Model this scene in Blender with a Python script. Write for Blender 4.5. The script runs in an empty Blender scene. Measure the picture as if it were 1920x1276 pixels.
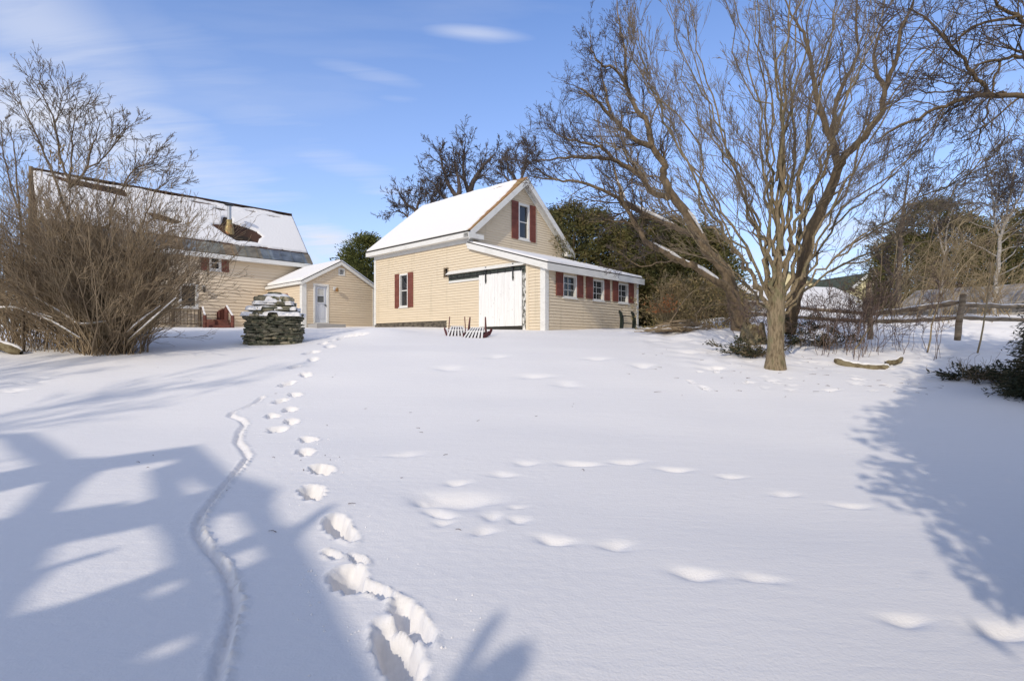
import bpy, math, random
import numpy as np
from mathutils import Vector, Matrix
from mathutils.geometry import tessellate_polygon

R = math.radians
S = bpy.context.scene
COL = S.collection

# ------------------------------------------------------------------ camera, sky, sun, exposure
F, CX, HY, EYE = 990.0, 960.0, 640.0, 1.6
cam_d = bpy.data.cameras.new('camera'); cam = bpy.data.objects.new('camera', cam_d); COL.objects.link(cam)
cam.location = (0, 0, EYE); cam.rotation_euler = (R(90), 0, 0)
cam_d.sensor_width = 36; cam_d.lens = F / 1920 * 36; cam_d.shift_y = 0.001
cam_d.clip_start = 0.05; cam_d.clip_end = 3000
S.camera = cam

SUN_EL = R(30.5)
SUN_H = Vector((-.446, -.895)).normalized()                     # horizontal direction towards the sun
SUNV = Vector((SUN_H.x * math.cos(SUN_EL), SUN_H.y * math.cos(SUN_EL), math.sin(SUN_EL)))
sd = bpy.data.lights.new('sun', 'SUN'); sd.energy = 2.75; sd.angle = R(.6); sd.color = (1, .90, .75)
sun = bpy.data.objects.new('sun', sd); COL.objects.link(sun)
sun.rotation_euler = SUNV.to_track_quat('Z', 'Y').to_euler(); sun.location = (-20, -40, 30)

W = bpy.data.worlds.new("World"); S.world = W; W.use_nodes = True
nt = W.node_tree; nt.nodes.clear()
def wn(t, **k):
    n = nt.nodes.new(t)
    for a, b in k.items(): setattr(n, a, b)
    return n
wout = wn('ShaderNodeOutputWorld'); bg = wn('ShaderNodeBackground'); bg.inputs[1].default_value = .15
sky = wn('ShaderNodeTexSky', sky_type='NISHITA', sun_disc=False, sun_elevation=SUN_EL,
         sun_rotation=math.atan2(SUN_H.x, SUN_H.y), altitude=200, air_density=1.0, dust_density=.4, ozone_density=2.2)
tc = wn('ShaderNodeTexCoord')
def vmath(op, a, b):
    n = wn('ShaderNodeVectorMath', operation=op)
    nt.links.new(a, n.inputs[0])
    if isinstance(b, tuple): n.inputs[1].default_value = b
    else: nt.links.new(b, n.inputs[1])
    return n
def wmath(op, a, b=0.0, clamp=False):
    n = wn('ShaderNodeMath', operation=op, use_clamp=clamp)
    for i, v in enumerate((a, b)):
        if isinstance(v, (int, float)): n.inputs[i].default_value = v
        else: nt.links.new(v, n.inputs[i])
    return n.outputs[0]
def wramp(fac, stops):
    n = wn('ShaderNodeValToRGB'); e = n.color_ramp.elements
    while len(e) < len(stops): e.new(.5)
    for i, (p, c) in enumerate(stops): e[i].position = p; e[i].color = (c, c, c, 1)
    nt.links.new(fac, n.inputs[0]); return n.outputs[0]
sep = wn('ShaderNodeSeparateXYZ'); nt.links.new(tc.outputs['Generated'], sep.inputs[0])
# plane projection of the sky direction: cirrus drawn on a high flat layer
den = wmath('ADD', wmath('MAXIMUM', sep.outputs[2], 0.0), .16)
px_ = wmath('DIVIDE', sep.outputs[0], den); py_ = wmath('DIVIDE', sep.outputs[1], den)
cmb = wn('ShaderNodeCombineXYZ'); nt.links.new(px_, cmb.inputs[0]); nt.links.new(py_, cmb.inputs[1])
rot = wn('ShaderNodeMapping'); rot.inputs['Rotation'].default_value = (0, 0, R(38)); rot.inputs['Scale'].default_value = (.34, 1.05, 1)
rot.inputs['Location'].default_value = (1.35, .4, 0)
nt.links.new(cmb.outputs[0], rot.inputs[0])
n1 = wn('ShaderNodeTexNoise'); n1.inputs['Scale'].default_value = 1.15; n1.inputs['Detail'].default_value = 7; n1.inputs['Roughness'].default_value = .52
n1.inputs['Distortion'].default_value = .35
nt.links.new(rot.outputs[0], n1.inputs[0])
cir = wramp(n1.outputs[0], [(.38, 0), (.54, .46), (.70, .95)])
# low bank of cloud near the horizon
map2 = wn('ShaderNodeMapping'); map2.inputs['Scale'].default_value = (2.2, 2.2, 7.5); map2.inputs['Location'].default_value = (.3, 1.7, .25)
nt.links.new(tc.outputs['Generated'], map2.inputs[0])
n2 = wn('ShaderNodeTexNoise'); n2.inputs['Scale'].default_value = 1.5; n2.inputs['Detail'].default_value = 8; n2.inputs['Roughness'].default_value = .55
nt.links.new(map2.outputs[0], n2.inputs[0])
low = wramp(n2.outputs[0], [(.44, 0), (.60, .9)])
lowm = wramp(sep.outputs[2], [(.0, 1), (.13, .85), (.30, 0)])
low = wmath('MULTIPLY', low, lowm)
hazeb = wramp(sep.outputs[2], [(.0, .66), (.25, .30), (.6, .06)])
cl = wmath('MAXIMUM', wmath('MAXIMUM', wmath('MULTIPLY', cir, .62), low), hazeb)
# soft patches of cirrus (thin cloud at known places in the sky)
rot3 = wn('ShaderNodeMapping'); rot3.inputs['Rotation'].default_value = (0, 0, R(30)); rot3.inputs['Scale'].default_value = (1.1, 6.5, 1)
nt.links.new(cmb.outputs[0], rot3.inputs[0])
n3 = wn('ShaderNodeTexNoise'); n3.inputs['Scale'].default_value = 1.3; n3.inputs['Detail'].default_value = 9; n3.inputs['Roughness'].default_value = .6; n3.inputs['Distortion'].default_value = .8
nt.links.new(rot3.outputs[0], n3.inputs[0])
fib = wramp(n3.outputs[0], [(.30, .55), (.60, 1.0)])
def patch(px, py, rx, ry, a, tilt=0.0):
    d = Vector(((px - CX) / F, 1, (HY - py) / F)).normalized()
    u = Vector((0, 0, 1)).cross(d).normalized() * -1; v = u.cross(d)
    if v.z < 0: v = -v
    u2 = u * math.cos(tilt) + v * math.sin(tilt); v2 = -u * math.sin(tilt) + v * math.cos(tilt)
    df = vmath('SUBTRACT', tc.outputs['Generated'], tuple(d))
    wob = vmath('MULTIPLY', n1.outputs[1], (.12, .12, .12)); df = vmath('ADD', df.outputs[0], wob.outputs[0])
    df = vmath('SUBTRACT', df.outputs[0], (.06, .06, .06))
    a1 = vmath('DOT_PRODUCT', df.outputs[0], tuple(u2 / (rx / F))).outputs['Value']
    a2 = vmath('DOT_PRODUCT', df.outputs[0], tuple(v2 / (ry / F))).outputs['Value']
    r2 = wmath('ADD', wmath('MULTIPLY', a1, a1), wmath('MULTIPLY', a2, a2))
    g = wmath('POWER', 2.718, wmath('MULTIPLY', r2, -1.0))
    return wmath('MULTIPLY', wmath('MULTIPLY', g, a), fib)
for p in [(60, 195, 320, 70, 1.0, -.20), (90, 50, 220, 80, .62, -.5), (890, 75, 80, 14, .60, -.05), (690, 150, 110, 18, .40, -.12), (745, 198, 60, 12, .28, 0), (330, 245, 240, 45, .6, -.35),
          (620, 455, 90, 45, 1.0, -.2), (700, 330, 240, 40, .5, -.35), (430, 180, 330, 90, .34, -.4), (1560, 470, 190, 90, .8, 0), (1250, 480, 200, 60, .45, 0)]:
    cl = wmath('MAXIMUM', cl, patch(*p))
# bright thin cloud added to the unseen half of the sky for whiter fill light
fill_veil = wn('ShaderNodeMapRange', clamp=True); fill_veil.inputs[1].default_value = .25; fill_veil.inputs[2].default_value = -.35; fill_veil.inputs[4].default_value = .85
nt.links.new(sep.outputs[1], fill_veil.inputs[0])
cl = wmath('MAXIMUM', cl, fill_veil.outputs[0])
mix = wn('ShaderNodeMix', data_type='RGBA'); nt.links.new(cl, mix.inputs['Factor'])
hs = wn('ShaderNodeHueSaturation'); hs.inputs['Saturation'].default_value = 1.10; hs.inputs['Value'].default_value = 1.12
gm = wn('ShaderNodeMix', data_type='RGBA', blend_type='MULTIPLY'); gm.inputs['Factor'].default_value = 1
gm.inputs['B'].default_value = (1.10, 1.20, 1.48, 1)
nt.links.new(sky.outputs[0], gm.inputs['A']); nt.links.new(gm.outputs['Result'], hs.inputs['Color'])
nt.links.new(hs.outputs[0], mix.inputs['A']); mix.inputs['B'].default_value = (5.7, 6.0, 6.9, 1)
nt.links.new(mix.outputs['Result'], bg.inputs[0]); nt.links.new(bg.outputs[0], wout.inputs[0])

S.view_settings.view_transform = 'Standard'; S.view_settings.look = 'None'
S.view_settings.exposure = -0.13; S.view_settings.gamma = 1; S.view_settings.use_curve_mapping = False
S.render.engine = 'CYCLES'; S.cycles.use_denoising = True
S.cycles.max_bounces = 6; S.cycles.diffuse_bounces = 3; S.cycles.glossy_bounces = 2; S.cycles.transparent_max_bounces = 6
S.cycles.caustics_reflective = False; S.cycles.caustics_refractive = False

# ------------------------------------------------------------------ helpers
def at(px, py, D): return Vector(((px - CX) / F * D, D, EYE + (HY - py) / F * D))
def tag(o, label=None, cat=None, group=None, kind=None):
    if label: o['label'] = label
    if cat: o['category'] = cat
    if group: o['group'] = group
    if kind: o['kind'] = kind
    return o
def empty(name, loc, rz=0.0):
    o = bpy.data.objects.new(name, None); COL.objects.link(o); o.location = loc; o.rotation_euler = (0, 0, rz); o.empty_display_size = .2
    return o
def link(name, me, m=None, parent=None, loc=None):
    o = bpy.data.objects.new(name, me); COL.objects.link(o)
    if m is not None: me.materials.append(m)
    if parent is not None: o.parent = parent
    if loc is not None: o.location = loc
    return o
class MB:
    def __init__(s): s.v = []; s.f = []
    def quad(s, a, b, c, d): n = len(s.v); s.v += [a, b, c, d]; s.f.append((n, n + 1, n + 2, n + 3))
    def poly(s, pts): n = len(s.v); s.v += list(pts); s.f.append(tuple(range(n, n + len(pts))))
    def hexa(s, p):                 # 8 corners: 0-3 bottom ring, 4-7 top ring
        n = len(s.v); s.v += [tuple(q) for q in p]
        for f in ((0, 3, 2, 1), (4, 5, 6, 7), (0, 1, 5, 4), (1, 2, 6, 5), (2, 3, 7, 6), (3, 0, 4, 7)): s.f.append(tuple(n + i for i in f))
    def box(s, x0, x1, y0, y1, z0, z1):
        s.hexa([(x0, y0, z0), (x1, y0, z0), (x1, y1, z0), (x0, y1, z0), (x0, y0, z1), (x1, y0, z1), (x1, y1, z1), (x0, y1, z1)])
    def bar(s, a, b, w, h, up=(0, 0, 1)):
        a = Vector(a); b = Vector(b); d = (b - a).normalized(); u = Vector(up)
        if abs(d.dot(u)) > .98: u = Vector((1, 0, 0))
        r = d.cross(u).normalized(); u = r.cross(d)
        r = r * w / 2; u = u * h / 2
        s.hexa([a - r - u, a + r - u, a + r + u, a - r + u, b - r - u, b + r - u, b + r + u, b - r + u])
    def build(s, name, m=None, parent=None, loc=None, smooth=False):
        me = bpy.data.meshes.new(name); me.from_pydata([tuple(q) for q in s.v], [], s.f)
        if smooth: me.polygons.foreach_set('use_smooth', [True] * len(me.polygons))
        me.update()
        return link(name, me, m, parent, loc)
def grid_mesh(name, V, nx, ny, m, parent=None, smooth=True, mask=None):
    """V: (ny*nx,3) array"""
    i = np.arange((ny - 1) * (nx - 1)); r = i // (nx - 1); c = i % (nx - 1); a = r * nx + c
    Q = np.stack([a, a + 1, a + nx + 1, a + nx], 1)
    if mask is not None: Q = Q[mask]
    return np_mesh(name, V, Q, m, parent, smooth)
def np_mesh(name, V, Q, m, parent=None, smooth=True):
    V = np.asarray(V, np.float32); Q = np.asarray(Q, np.int32); k = Q.shape[1]
    me = bpy.data.meshes.new(name); me.vertices.add(len(V)); me.vertices.foreach_set('co', V.ravel())
    me.loops.add(Q.size); me.loops.foreach_set('vertex_index', Q.ravel())
    me.polygons.add(len(Q)); me.polygons.foreach_set('loop_start', np.arange(0, Q.size, k, dtype=np.int32))
    me.polygons.foreach_set('loop_total', np.full(len(Q), k, np.int32))
    me.polygons.foreach_set('use_smooth', np.full(len(Q), smooth, bool))
    me.update(calc_edges=True); me.validate()
    return link(name, me, m, parent)
def sines(seed, n, k0, k1):
    r = np.random.RandomState(seed); a = r.rand(n) * 2 * np.pi; k = k0 * (k1 / k0) ** r.rand(n); ph = r.rand(n) * 6.28
    return a, k, ph
def snoise(x, y, P):
    a, k, ph = P; o = 0
    for i in range(len(a)): o = o + np.sin((x * math.cos(a[i]) + y * math.sin(a[i])) * k[i] + ph[i])
    return o / math.sqrt(len(a))

# ------------------------------------------------------------------ materials
def mat(name, col, rough=.7, spec=.25, noise=None, bump=None, extra=None, metal=0.0):
    m = bpy.data.materials.new(name); m.use_nodes = True; t = m.node_tree; b = t.nodes['Principled BSDF']
    b.inputs['Base Color'].default_value = (*col, 1); b.inputs['Roughness'].default_value = rough
    b.inputs['Specular IOR Level'].default_value = spec; b.inputs['Metallic'].default_value = metal
    co = t.nodes.new('ShaderNodeTexCoord')
    last = None
    if noise:                         # list of (scale xyz, colour, lo, hi, detail)
        last = None
        for (sc, c2, lo, hi, det) in noise:
            mp = t.nodes.new('ShaderNodeMapping'); mp.inputs['Scale'].default_value = sc; t.links.new(co.outputs['Object'], mp.inputs[0])
            n = t.nodes.new('ShaderNodeTexNoise'); n.inputs['Scale'].default_value = 1; n.inputs['Detail'].default_value = det; n.inputs['Roughness'].default_value = .6
            t.links.new(mp.outputs[0], n.inputs[0])
            rp = t.nodes.new('ShaderNodeMapRange'); rp.inputs[1].default_value = lo; rp.inputs[2].default_value = hi; rp.clamp = True
            t.links.new(n.outputs[0], rp.inputs[0])
            mx = t.nodes.new('ShaderNodeMix'); mx.data_type = 'RGBA'; t.links.new(rp.outputs[0], mx.inputs['Factor'])
            if last is None: mx.inputs['A'].default_value = (*col, 1)
            else: t.links.new(last, mx.inputs['A'])
            mx.inputs['B'].default_value = (*c2, 1); last = mx.outputs['Result']
        t.links.new(last, b.inputs['Base Color'])
    if bump:                          # (scale xyz, strength, distance, detail)
        sc, st, ds, det = bump
        mp = t.nodes.new('ShaderNodeMapping'); mp.inputs['Scale'].default_value = sc; t.links.new(co.outputs['Object'], mp.inputs[0])
        n = t.nodes.new('ShaderNodeTexNoise'); n.inputs['Scale'].default_value = 1; n.inputs['Detail'].default_value = det
        t.links.new(mp.outputs[0], n.inputs[0])
        bp = t.nodes.new('ShaderNodeBump'); bp.inputs['Strength'].default_value = st; bp.inputs['Distance'].default_value = ds
        t.links.new(n.outputs[0], bp.inputs['Height']); t.links.new(bp.outputs[0], b.inputs['Normal'])
    m['last'] = 0
    return m
def leafmat(name, cols, rough=.75):
    """colour varies from leaf to leaf"""
    m = bpy.data.materials.new(name); m.use_nodes = True; t = m.node_tree; b = t.nodes['Principled BSDF']
    b.inputs['Roughness'].default_value = rough; b.inputs['Specular IOR Level'].default_value = .2
    g = t.nodes.new('ShaderNodeNewGeometry'); r = t.nodes.new('ShaderNodeValToRGB'); e = r.color_ramp.elements
    while len(e) < len(cols): e.new(.5)
    for i, c in enumerate(cols): e[i].position = i / (len(cols) - 1); e[i].color = (*c, 1)
    co = t.nodes.new('ShaderNodeTexCoord'); n = t.nodes.new('ShaderNodeTexNoise'); n.inputs['Scale'].default_value = .9; n.inputs['Detail'].default_value = 2
    t.links.new(co.outputs['Object'], n.inputs[0])
    ad = t.nodes.new('ShaderNodeMath'); ad.operation = 'MULTIPLY_ADD'; ad.inputs[1].default_value = .5; t.links.new(g.outputs['Random Per Island'], ad.inputs[0])
    ml = t.nodes.new('ShaderNodeMapRange'); ml.inputs[1].default_value = .3; ml.inputs[2].default_value = .7; ml.inputs[4].default_value = .5
    t.links.new(n.outputs[0], ml.inputs[0]); t.links.new(ml.outputs[0], ad.inputs[2])
    t.links.new(ad.outputs[0], r.inputs[0]); t.links.new(r.outputs[0], b.inputs['Base Color'])
    return m
SNOWC = (.835, .808, .785)
M = {}
M['snow'] = mat('snow', SNOWC, .72, .18, bump=((60, 60, 60), .25, .012, 6))
def ripple(m):                        # wind crust: long low ripples under the fine grain
    t = m.node_tree; b = t.nodes['Principled BSDF']; last = b.inputs['Normal'].links[0].from_node
    co = t.nodes.new('ShaderNodeTexCoord')
    for sc, ds, st in (((2.2, 7, 5), .03, .22), ((14, 24, 20), .012, .26)):
        mp = t.nodes.new('ShaderNodeMapping'); mp.inputs['Scale'].default_value = sc; mp.inputs['Rotation'].default_value = (0, 0, .35); t.links.new(co.outputs['Object'], mp.inputs[0])
        n = t.nodes.new('ShaderNodeTexNoise'); n.inputs['Scale'].default_value = 1; n.inputs['Detail'].default_value = 5; n.inputs['Distortion'].default_value = .6; t.links.new(mp.outputs[0], n.inputs[0])
        bp = t.nodes.new('ShaderNodeBump'); bp.inputs['Strength'].default_value = st; bp.inputs['Distance'].default_value = ds
        t.links.new(n.outputs[0], bp.inputs['Height']); t.links.new(last.outputs[0], bp.inputs['Normal']); t.links.new(bp.outputs[0], b.inputs['Normal']); last = bp
ripple(M['snow'])
M['roofsnow'] = mat('roof_snow', (.82, .80, .78), .8, .15, bump=((9, 9, 9), .3, .03, 5))
M['siding'] = mat('cream_siding', (.75, .64, .475), .6, .3, noise=[((.5, .5, 9), (.69, .585, .43), .35, .7, 4), ((3.5, 3.5, .25), (.58, .50, .36), .56, .80, 6)])
M['siding2'] = mat('tan_vinyl_siding', (.75, .63, .465), .5, .35, noise=[((.4, .4, 5), (.69, .57, .42), .35, .7, 4)])
M['white'] = mat('white_trim_paint', (.76, .75, .71), .55, .3, noise=[((2, 2, 6), (.62, .61, .57), .5, .75, 6)])
M['doorpaint'] = mat('peeling_white_paint', (.84, .83, .80), .65, .2, noise=[((14, 14, .7), (.70, .69, .66), .48, .75, 7), ((30, 30, 5), (.16, .15, .13), .66, .70, 8)], bump=((60, 60, 2), .4, .01, 4))
M['peel'] = mat('badly_peeled_wood', (.74, .73, .69), .75, .15, noise=[((26, 26, 6), (.10, .10, .085), .47, .51, 8)])
M['shutter'] = mat('brick_red_shutter_paint', (.20, .065, .045), .55, .3, noise=[((1.5, 1.5, 5), (.28, .10, .07), .45, .75, 5)])
M['glass'] = mat('dark_window_glass', (.022, .024, .028), .04, .6)
M['glass_m'] = mat('dull_door_glass', (.13, .14, .14), .08, .5)
M['blind'] = mat('pale_window_blind', (.55, .55, .52), .5, .3)
M['track'] = mat('weathered_green_track', (.06, .075, .06), .6, .3, noise=[((5, 5, 20), (.13, .14, .12), .45, .7, 6)])
M['iron'] = mat('black_iron', (.02, .02, .02), .5, .4)
M['stonebase'] = mat('fieldstone_foundation', (.16, .14, .11), .9, .1, noise=[((4, 4, 9), (.07, .06, .05), .45, .6, 6)])
M['shingle'] = mat('tan_roof_shingle', (.36, .20, .09), .85, .1, noise=[((3, 3, 14), (.22, .13, .07), .4, .65, 7), ((.8, .8, .8), (.30, .22, .10), .5, .7, 3)])
M['roofdark'] = mat('dark_brown_shingle', (.035, .028, .022), .85, .1, noise=[((.9, .9, .9), (.085, .046, .032), .40, .60, 3), ((14, 14, 14), (.09, .05, .035), .55, .75, 5)])
M['edge'] = mat('dark_drip_edge', (.045, .042, .035), .7, .2)
def stripemat():
    m = mat('aged_metal_eave_panels', (.3, .3, .3), .38, .4, metal=.55); t = m.node_tree; b = t.nodes['Principled BSDF']
    co = t.nodes.new('ShaderNodeTexCoord'); se = t.nodes.new('ShaderNodeSeparateXYZ'); t.links.new(co.outputs['Object'], se.inputs[0])
    d = t.nodes.new('ShaderNodeMath'); d.operation = 'DIVIDE'; d.inputs[1].default_value = .62; t.links.new(se.outputs[0], d.inputs[0])
    fl = t.nodes.new('ShaderNodeMath'); fl.operation = 'FLOOR'; t.links.new(d.outputs[0], fl.inputs[0])
    wn_ = t.nodes.new('ShaderNodeTexWhiteNoise'); wn_.noise_dimensions = '1D'; t.links.new(fl.outputs[0], wn_.inputs['W'])
    r = t.nodes.new('ShaderNodeValToRGB'); e = r.color_ramp.elements
    for i in range(3): e.new(.5)
    for i, (p, c) in enumerate([(0, (.20, .22, .24)), (.3, (.27, .29, .28)), (.5, (.33, .30, .22)), (.72, (.37, .24, .12)), (1, (.26, .30, .26))]):
        e[i].position = p; e[i].color = (*c, 1)
    t.links.new(wn_.outputs[0], r.inputs[0])
    n = t.nodes.new('ShaderNodeTexNoise'); n.inputs['Scale'].default_value = 3; n.inputs['Detail'].default_value = 8; t.links.new(co.outputs['Object'], n.inputs[0])
    mx = t.nodes.new('ShaderNodeMix'); mx.data_type = 'RGBA'; mx.blend_type = 'OVERLAY'; mx.inputs['Factor'].default_value = .9
    t.links.new(r.outputs[0], mx.inputs['A']); t.links.new(n.outputs[0], mx.inputs['B']); t.links.new(mx.outputs['Result'], b.inputs['Base Color'])
    return m
M['eavemetal'] = stripemat()
M['bark'] = mat('grey_brown_bark', (.30, .235, .15), .9, .1, noise=[((26, 26, 5), (.12, .09, .055), .45, .66, 6), ((5, 5, 3), (.20, .185, .10), .5, .7, 5)], bump=((36, 36, 8), 1.0, .05, 6))
M['barkdark'] = mat('dark_brown_bark', (.13, .095, .06), .9, .1, noise=[((5, 5, 2), (.20, .15, .09), .45, .7, 6)], bump=((20, 20, 5), .8, .03, 5))
M['barkold'] = mat('old_tan_bark', (.27, .20, .125), .9, .1, noise=[((5, 5, 2), (.13, .10, .065), .42, .65, 6)], bump=((30, 30, 7), 1.0, .06, 5))
M['twigdark'] = mat('dark_twig', (.10, .08, .07), .85, .1)
M['mapletwig'] = mat('grey_brown_twig', (.22, .175, .125), .85, .1)
M['shrubtwig'] = mat('brown_shrub_twig', (.36, .275, .175), .85, .1, noise=[((1.3, 1.3, 1.3), (.20, .15, .10), .4, .65, 3)])
M['tantwig'] = mat('tan_shrub_twig', (.36, .285, .17), .85, .1, noise=[((1.3, 1.3, 1.3), (.22, .16, .10), .4, .65, 3)])
M['youngbark'] = mat('dark_young_bark', (.15, .115, .08), .85, .1, noise=[((9, 9, 4), (.24, .19, .13), .5, .7, 4)])
M['redtwig'] = mat('reddish_sapling_stem', (.17, .12, .095), .8, .1)
M['birchbark'] = mat('white_birch_bark', (.40, .37, .33), .7, .15, noise=[((3, 3, 14), (.10, .09, .08), .62, .68, 5)])
M['cedar'] = leafmat('cedar_foliage', [(.035, .04, .016), (.085, .09, .03), (.155, .135, .05), (.22, .155, .075)])
M['cedargreen'] = leafmat('green_cedar_foliage', [(.05, .06, .018), (.11, .125, .036), (.20, .185, .06)])
M['spruce'] = leafmat('spruce_needles', [(.02, .028, .017), (.04, .05, .028), (.09, .075, .04), (.13, .09, .05)])
M['brush'] = leafmat('dry_brush_leaves', [(.11, .10, .04), (.26, .21, .09), (.38, .28, .14), (.24, .15, .08)])
M['orange'] = leafmat('rust_orange_leaves', [(.30, .11, .04), (.42, .17, .07), (.33, .20, .09)])
M['deadleaf'] = leafmat('dead_leaves', [(.33, .22, .08), (.38, .27, .12)])
def stonemat():
    m = bpy.data.materials.new('lichen_slate_stone'); m.use_nodes = True; t = m.node_tree; b = t.nodes['Principled BSDF']; b.inputs['Roughness'].default_value = .9
    b.inputs['Specular IOR Level'].default_value = .15
    g = t.nodes.new('ShaderNodeNewGeometry'); r = t.nodes.new('ShaderNodeValToRGB'); e = r.color_ramp.elements
    for i in range(3): e.new(.5)
    for i, c in enumerate([(.09, .09, .07), (.19, .18, .13), (.30, .26, .18), (.15, .15, .105), (.38, .33, .24)]): e[i].position = i / 4; e[i].color = (*c, 1)
    t.links.new(g.outputs['Random Per Island'], r.inputs[0])
    co = t.nodes.new('ShaderNodeTexCoord'); n = t.nodes.new('ShaderNodeTexNoise'); n.inputs['Scale'].default_value = 9; n.inputs['Detail'].default_value = 8
    t.links.new(co.outputs['Object'], n.inputs[0])
    mr = t.nodes.new('ShaderNodeMapRange'); mr.inputs[1].default_value = .42; mr.inputs[2].default_value = .66; t.links.new(n.outputs[0], mr.inputs[0])
    mx = t.nodes.new('ShaderNodeMix'); mx.data_type = 'RGBA'; t.links.new(mr.outputs[0], mx.inputs['Factor']); t.links.new(r.outputs[0], mx.inputs['A']); mx.inputs['B'].default_value = (.06, .07, .042, 1)
    t.links.new(mx.outputs['Result'], b.inputs['Base Color'])
    bp = t.nodes.new('ShaderNodeBump'); bp.inputs['Distance'].default_value = .03; bp.inputs['Strength'].default_value = .8; t.links.new(n.outputs[0], bp.inputs['Height']); t.links.new(bp.outputs[0], b.inputs['Normal'])
    return m
M['slate'] = stonemat()
M['redwood'] = mat('red_stained_wood', (.10, .030, .022), .6, .3, noise=[((4, 4, 9), (.20, .055, .03), .5, .75, 4)])
M['darkwood'] = mat('dark_weathered_lattice', (.10, .075, .055), .8, .1)
M['rail'] = mat('weathered_grey_wood', (.34, .27, .19), .85, .1, noise=[((3, 3, 16), (.16, .12, .08), .42, .65, 6)], bump=((6, 6, 50), .6, .02, 4))
M['log'] = mat('mossy_log', (.24, .20, .12), .9, .1, noise=[((5, 5, 5), (.12, .09, .05), .45, .6, 6)], bump=((20, 20, 20), .7, .03, 5))
M['chairred'] = mat('dark_red_chair_paint', (.10, .018, .018), .55, .3)
M['chairshade'] = mat('dark_red_seat_shade', (.045, .012, .012), .7, .2)
M['chairwhite'] = mat('white_chair_slats', (.74, .73, .71), .55, .3)
M['benchgreen'] = mat('dark_green_iron', (.018, .028, .022), .45, .4)
M['galv'] = mat('galvanised_flue', (.45, .46, .47), .35, .5, metal=.8)
M['brass'] = mat('rusty_flue_base', (.36, .28, .12), .45, .4, noise=[((6, 6, 6), (.30, .12, .04), .45, .65, 5)], metal=.4)
M['doorblue'] = mat('pale_blue_white_door', (.63, .66, .72), .5, .3)
M['concrete'] = mat('grey_step', (.35, .34, .33), .9, .1)
M['greyshake'] = mat('grey_shake_wall', (.17, .16, .15), .85, .1, noise=[((8, 8, 16), (.10, .095, .09), .45, .6, 4)])
M['greenroof'] = mat('dark_green_shingle', (.06, .07, .05), .85, .1, noise=[((2, 2, 2), (.09, .10, .08), .45, .65, 5)])
M['yellow'] = mat('pale_yellow_wall', (.60, .52, .30), .7, .2)
M['lightwall'] = mat('pale_grey_wall', (.42, .40, .37), .75, .15, noise=[((2, 2, .4), (.34, .32, .30), .4, .7, 4)])
M['metalroof'] = mat('streaked_grey_roof', (.38, .35, .32), .7, .2, noise=[((5, .6, .6), (.20, .18, .16), .42, .6, 6)])
M['brickred'] = mat('old_brick', (.2, .11, .08), .9, .1, noise=[((6, 6, 14), (.12, .08, .06), .4, .6, 3)])

# ------------------------------------------------------------------ terrain
KY = np.array([-400, -60, 0, 4, 6, 8, 10, 12, 14, 16, 18, 20, 24, 28, 35, 60, 120, 2000.])
KZ = np.array([-1.9, -1.7, -1.6, -1.6, -1.52, -1.34, -1.05, -.66, -.27, -.02, .25, .45, .62, .80, .88, 1.1, 1.2, 1.2])
N_A = sines(3, 10, .5, 1.3); N_B = sines(5, 12, 1.8, 5.0); N_C = sines(9, 14, 25, 70); N_E = sines(21, 14, 60, 160); N_F = sines(33, 16, 2.5, 12)
def base_np(x, y):
    yy = y + .35 * np.sin(x * .35 + 1)
    z = 0
    for k, w in ((-1.6, .12), (-.8, .22), (0, .32), (.8, .22), (1.6, .12)): z = z + w * np.interp(yy + k, KY, KZ)
    z = z + EYE
    far = np.clip((y - 2) / 8, .25, 1)
    z = z + .045 * far * snoise(x, y * .8, N_A) * np.clip((60 - y) / 40, 0, 1) + .009 * snoise(x, y, N_B)
    # bank of rough snow under the trees on the right
    z = z + .22 * np.exp(-((x - 6.8) / 1.6) ** 2 - ((y - 17.5) / 1.3) ** 2)
    ss = lambda q: np.clip(q, 0, 1) ** 2 * (3 - 2 * np.clip(q, 0, 1))
    z = z + .50 * ss((x - 7.2) / 2.6) * ss((y - 15.6) / 4.0)
    z = z + .030 * ss((x - 3.2) / 1.6) * ss((y - 11.4) / 1.6) * ss((22 - y) / 2) * snoise(x, y, N_F)
    # drift beside the stone fireplace
    z = z + .28 * np.exp(-((x + 4.6) / 1.3) ** 2 - ((y - 17.6) / 1.3) ** 2)
    z = z - .16 * np.exp(-((x + 6.6) / 1.2) ** 2 - ((y - 19.0) / 1.6) ** 2)
    return z
def gz(x, y): return float(base_np(np.array([float(x)]), np.array([float(y)]))[0])
def ground_at(px, py):
    k = (px - CX) / F; D = 1.8; prev = None
    while D < 60:
        z = EYE + (HY - py) / F * D; g = gz(k * D, D)
        if z <= g: break
        D *= 1.02
    lo, hi = D / 1.02, D
    for _ in range(12):
        m_ = (lo + hi) / 2
        if EYE + (HY - py) / F * m_ <= gz(k * m_, m_): hi = m_
        else: lo = m_
    return Vector((k * hi, hi, gz(k * hi, hi)))

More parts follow.
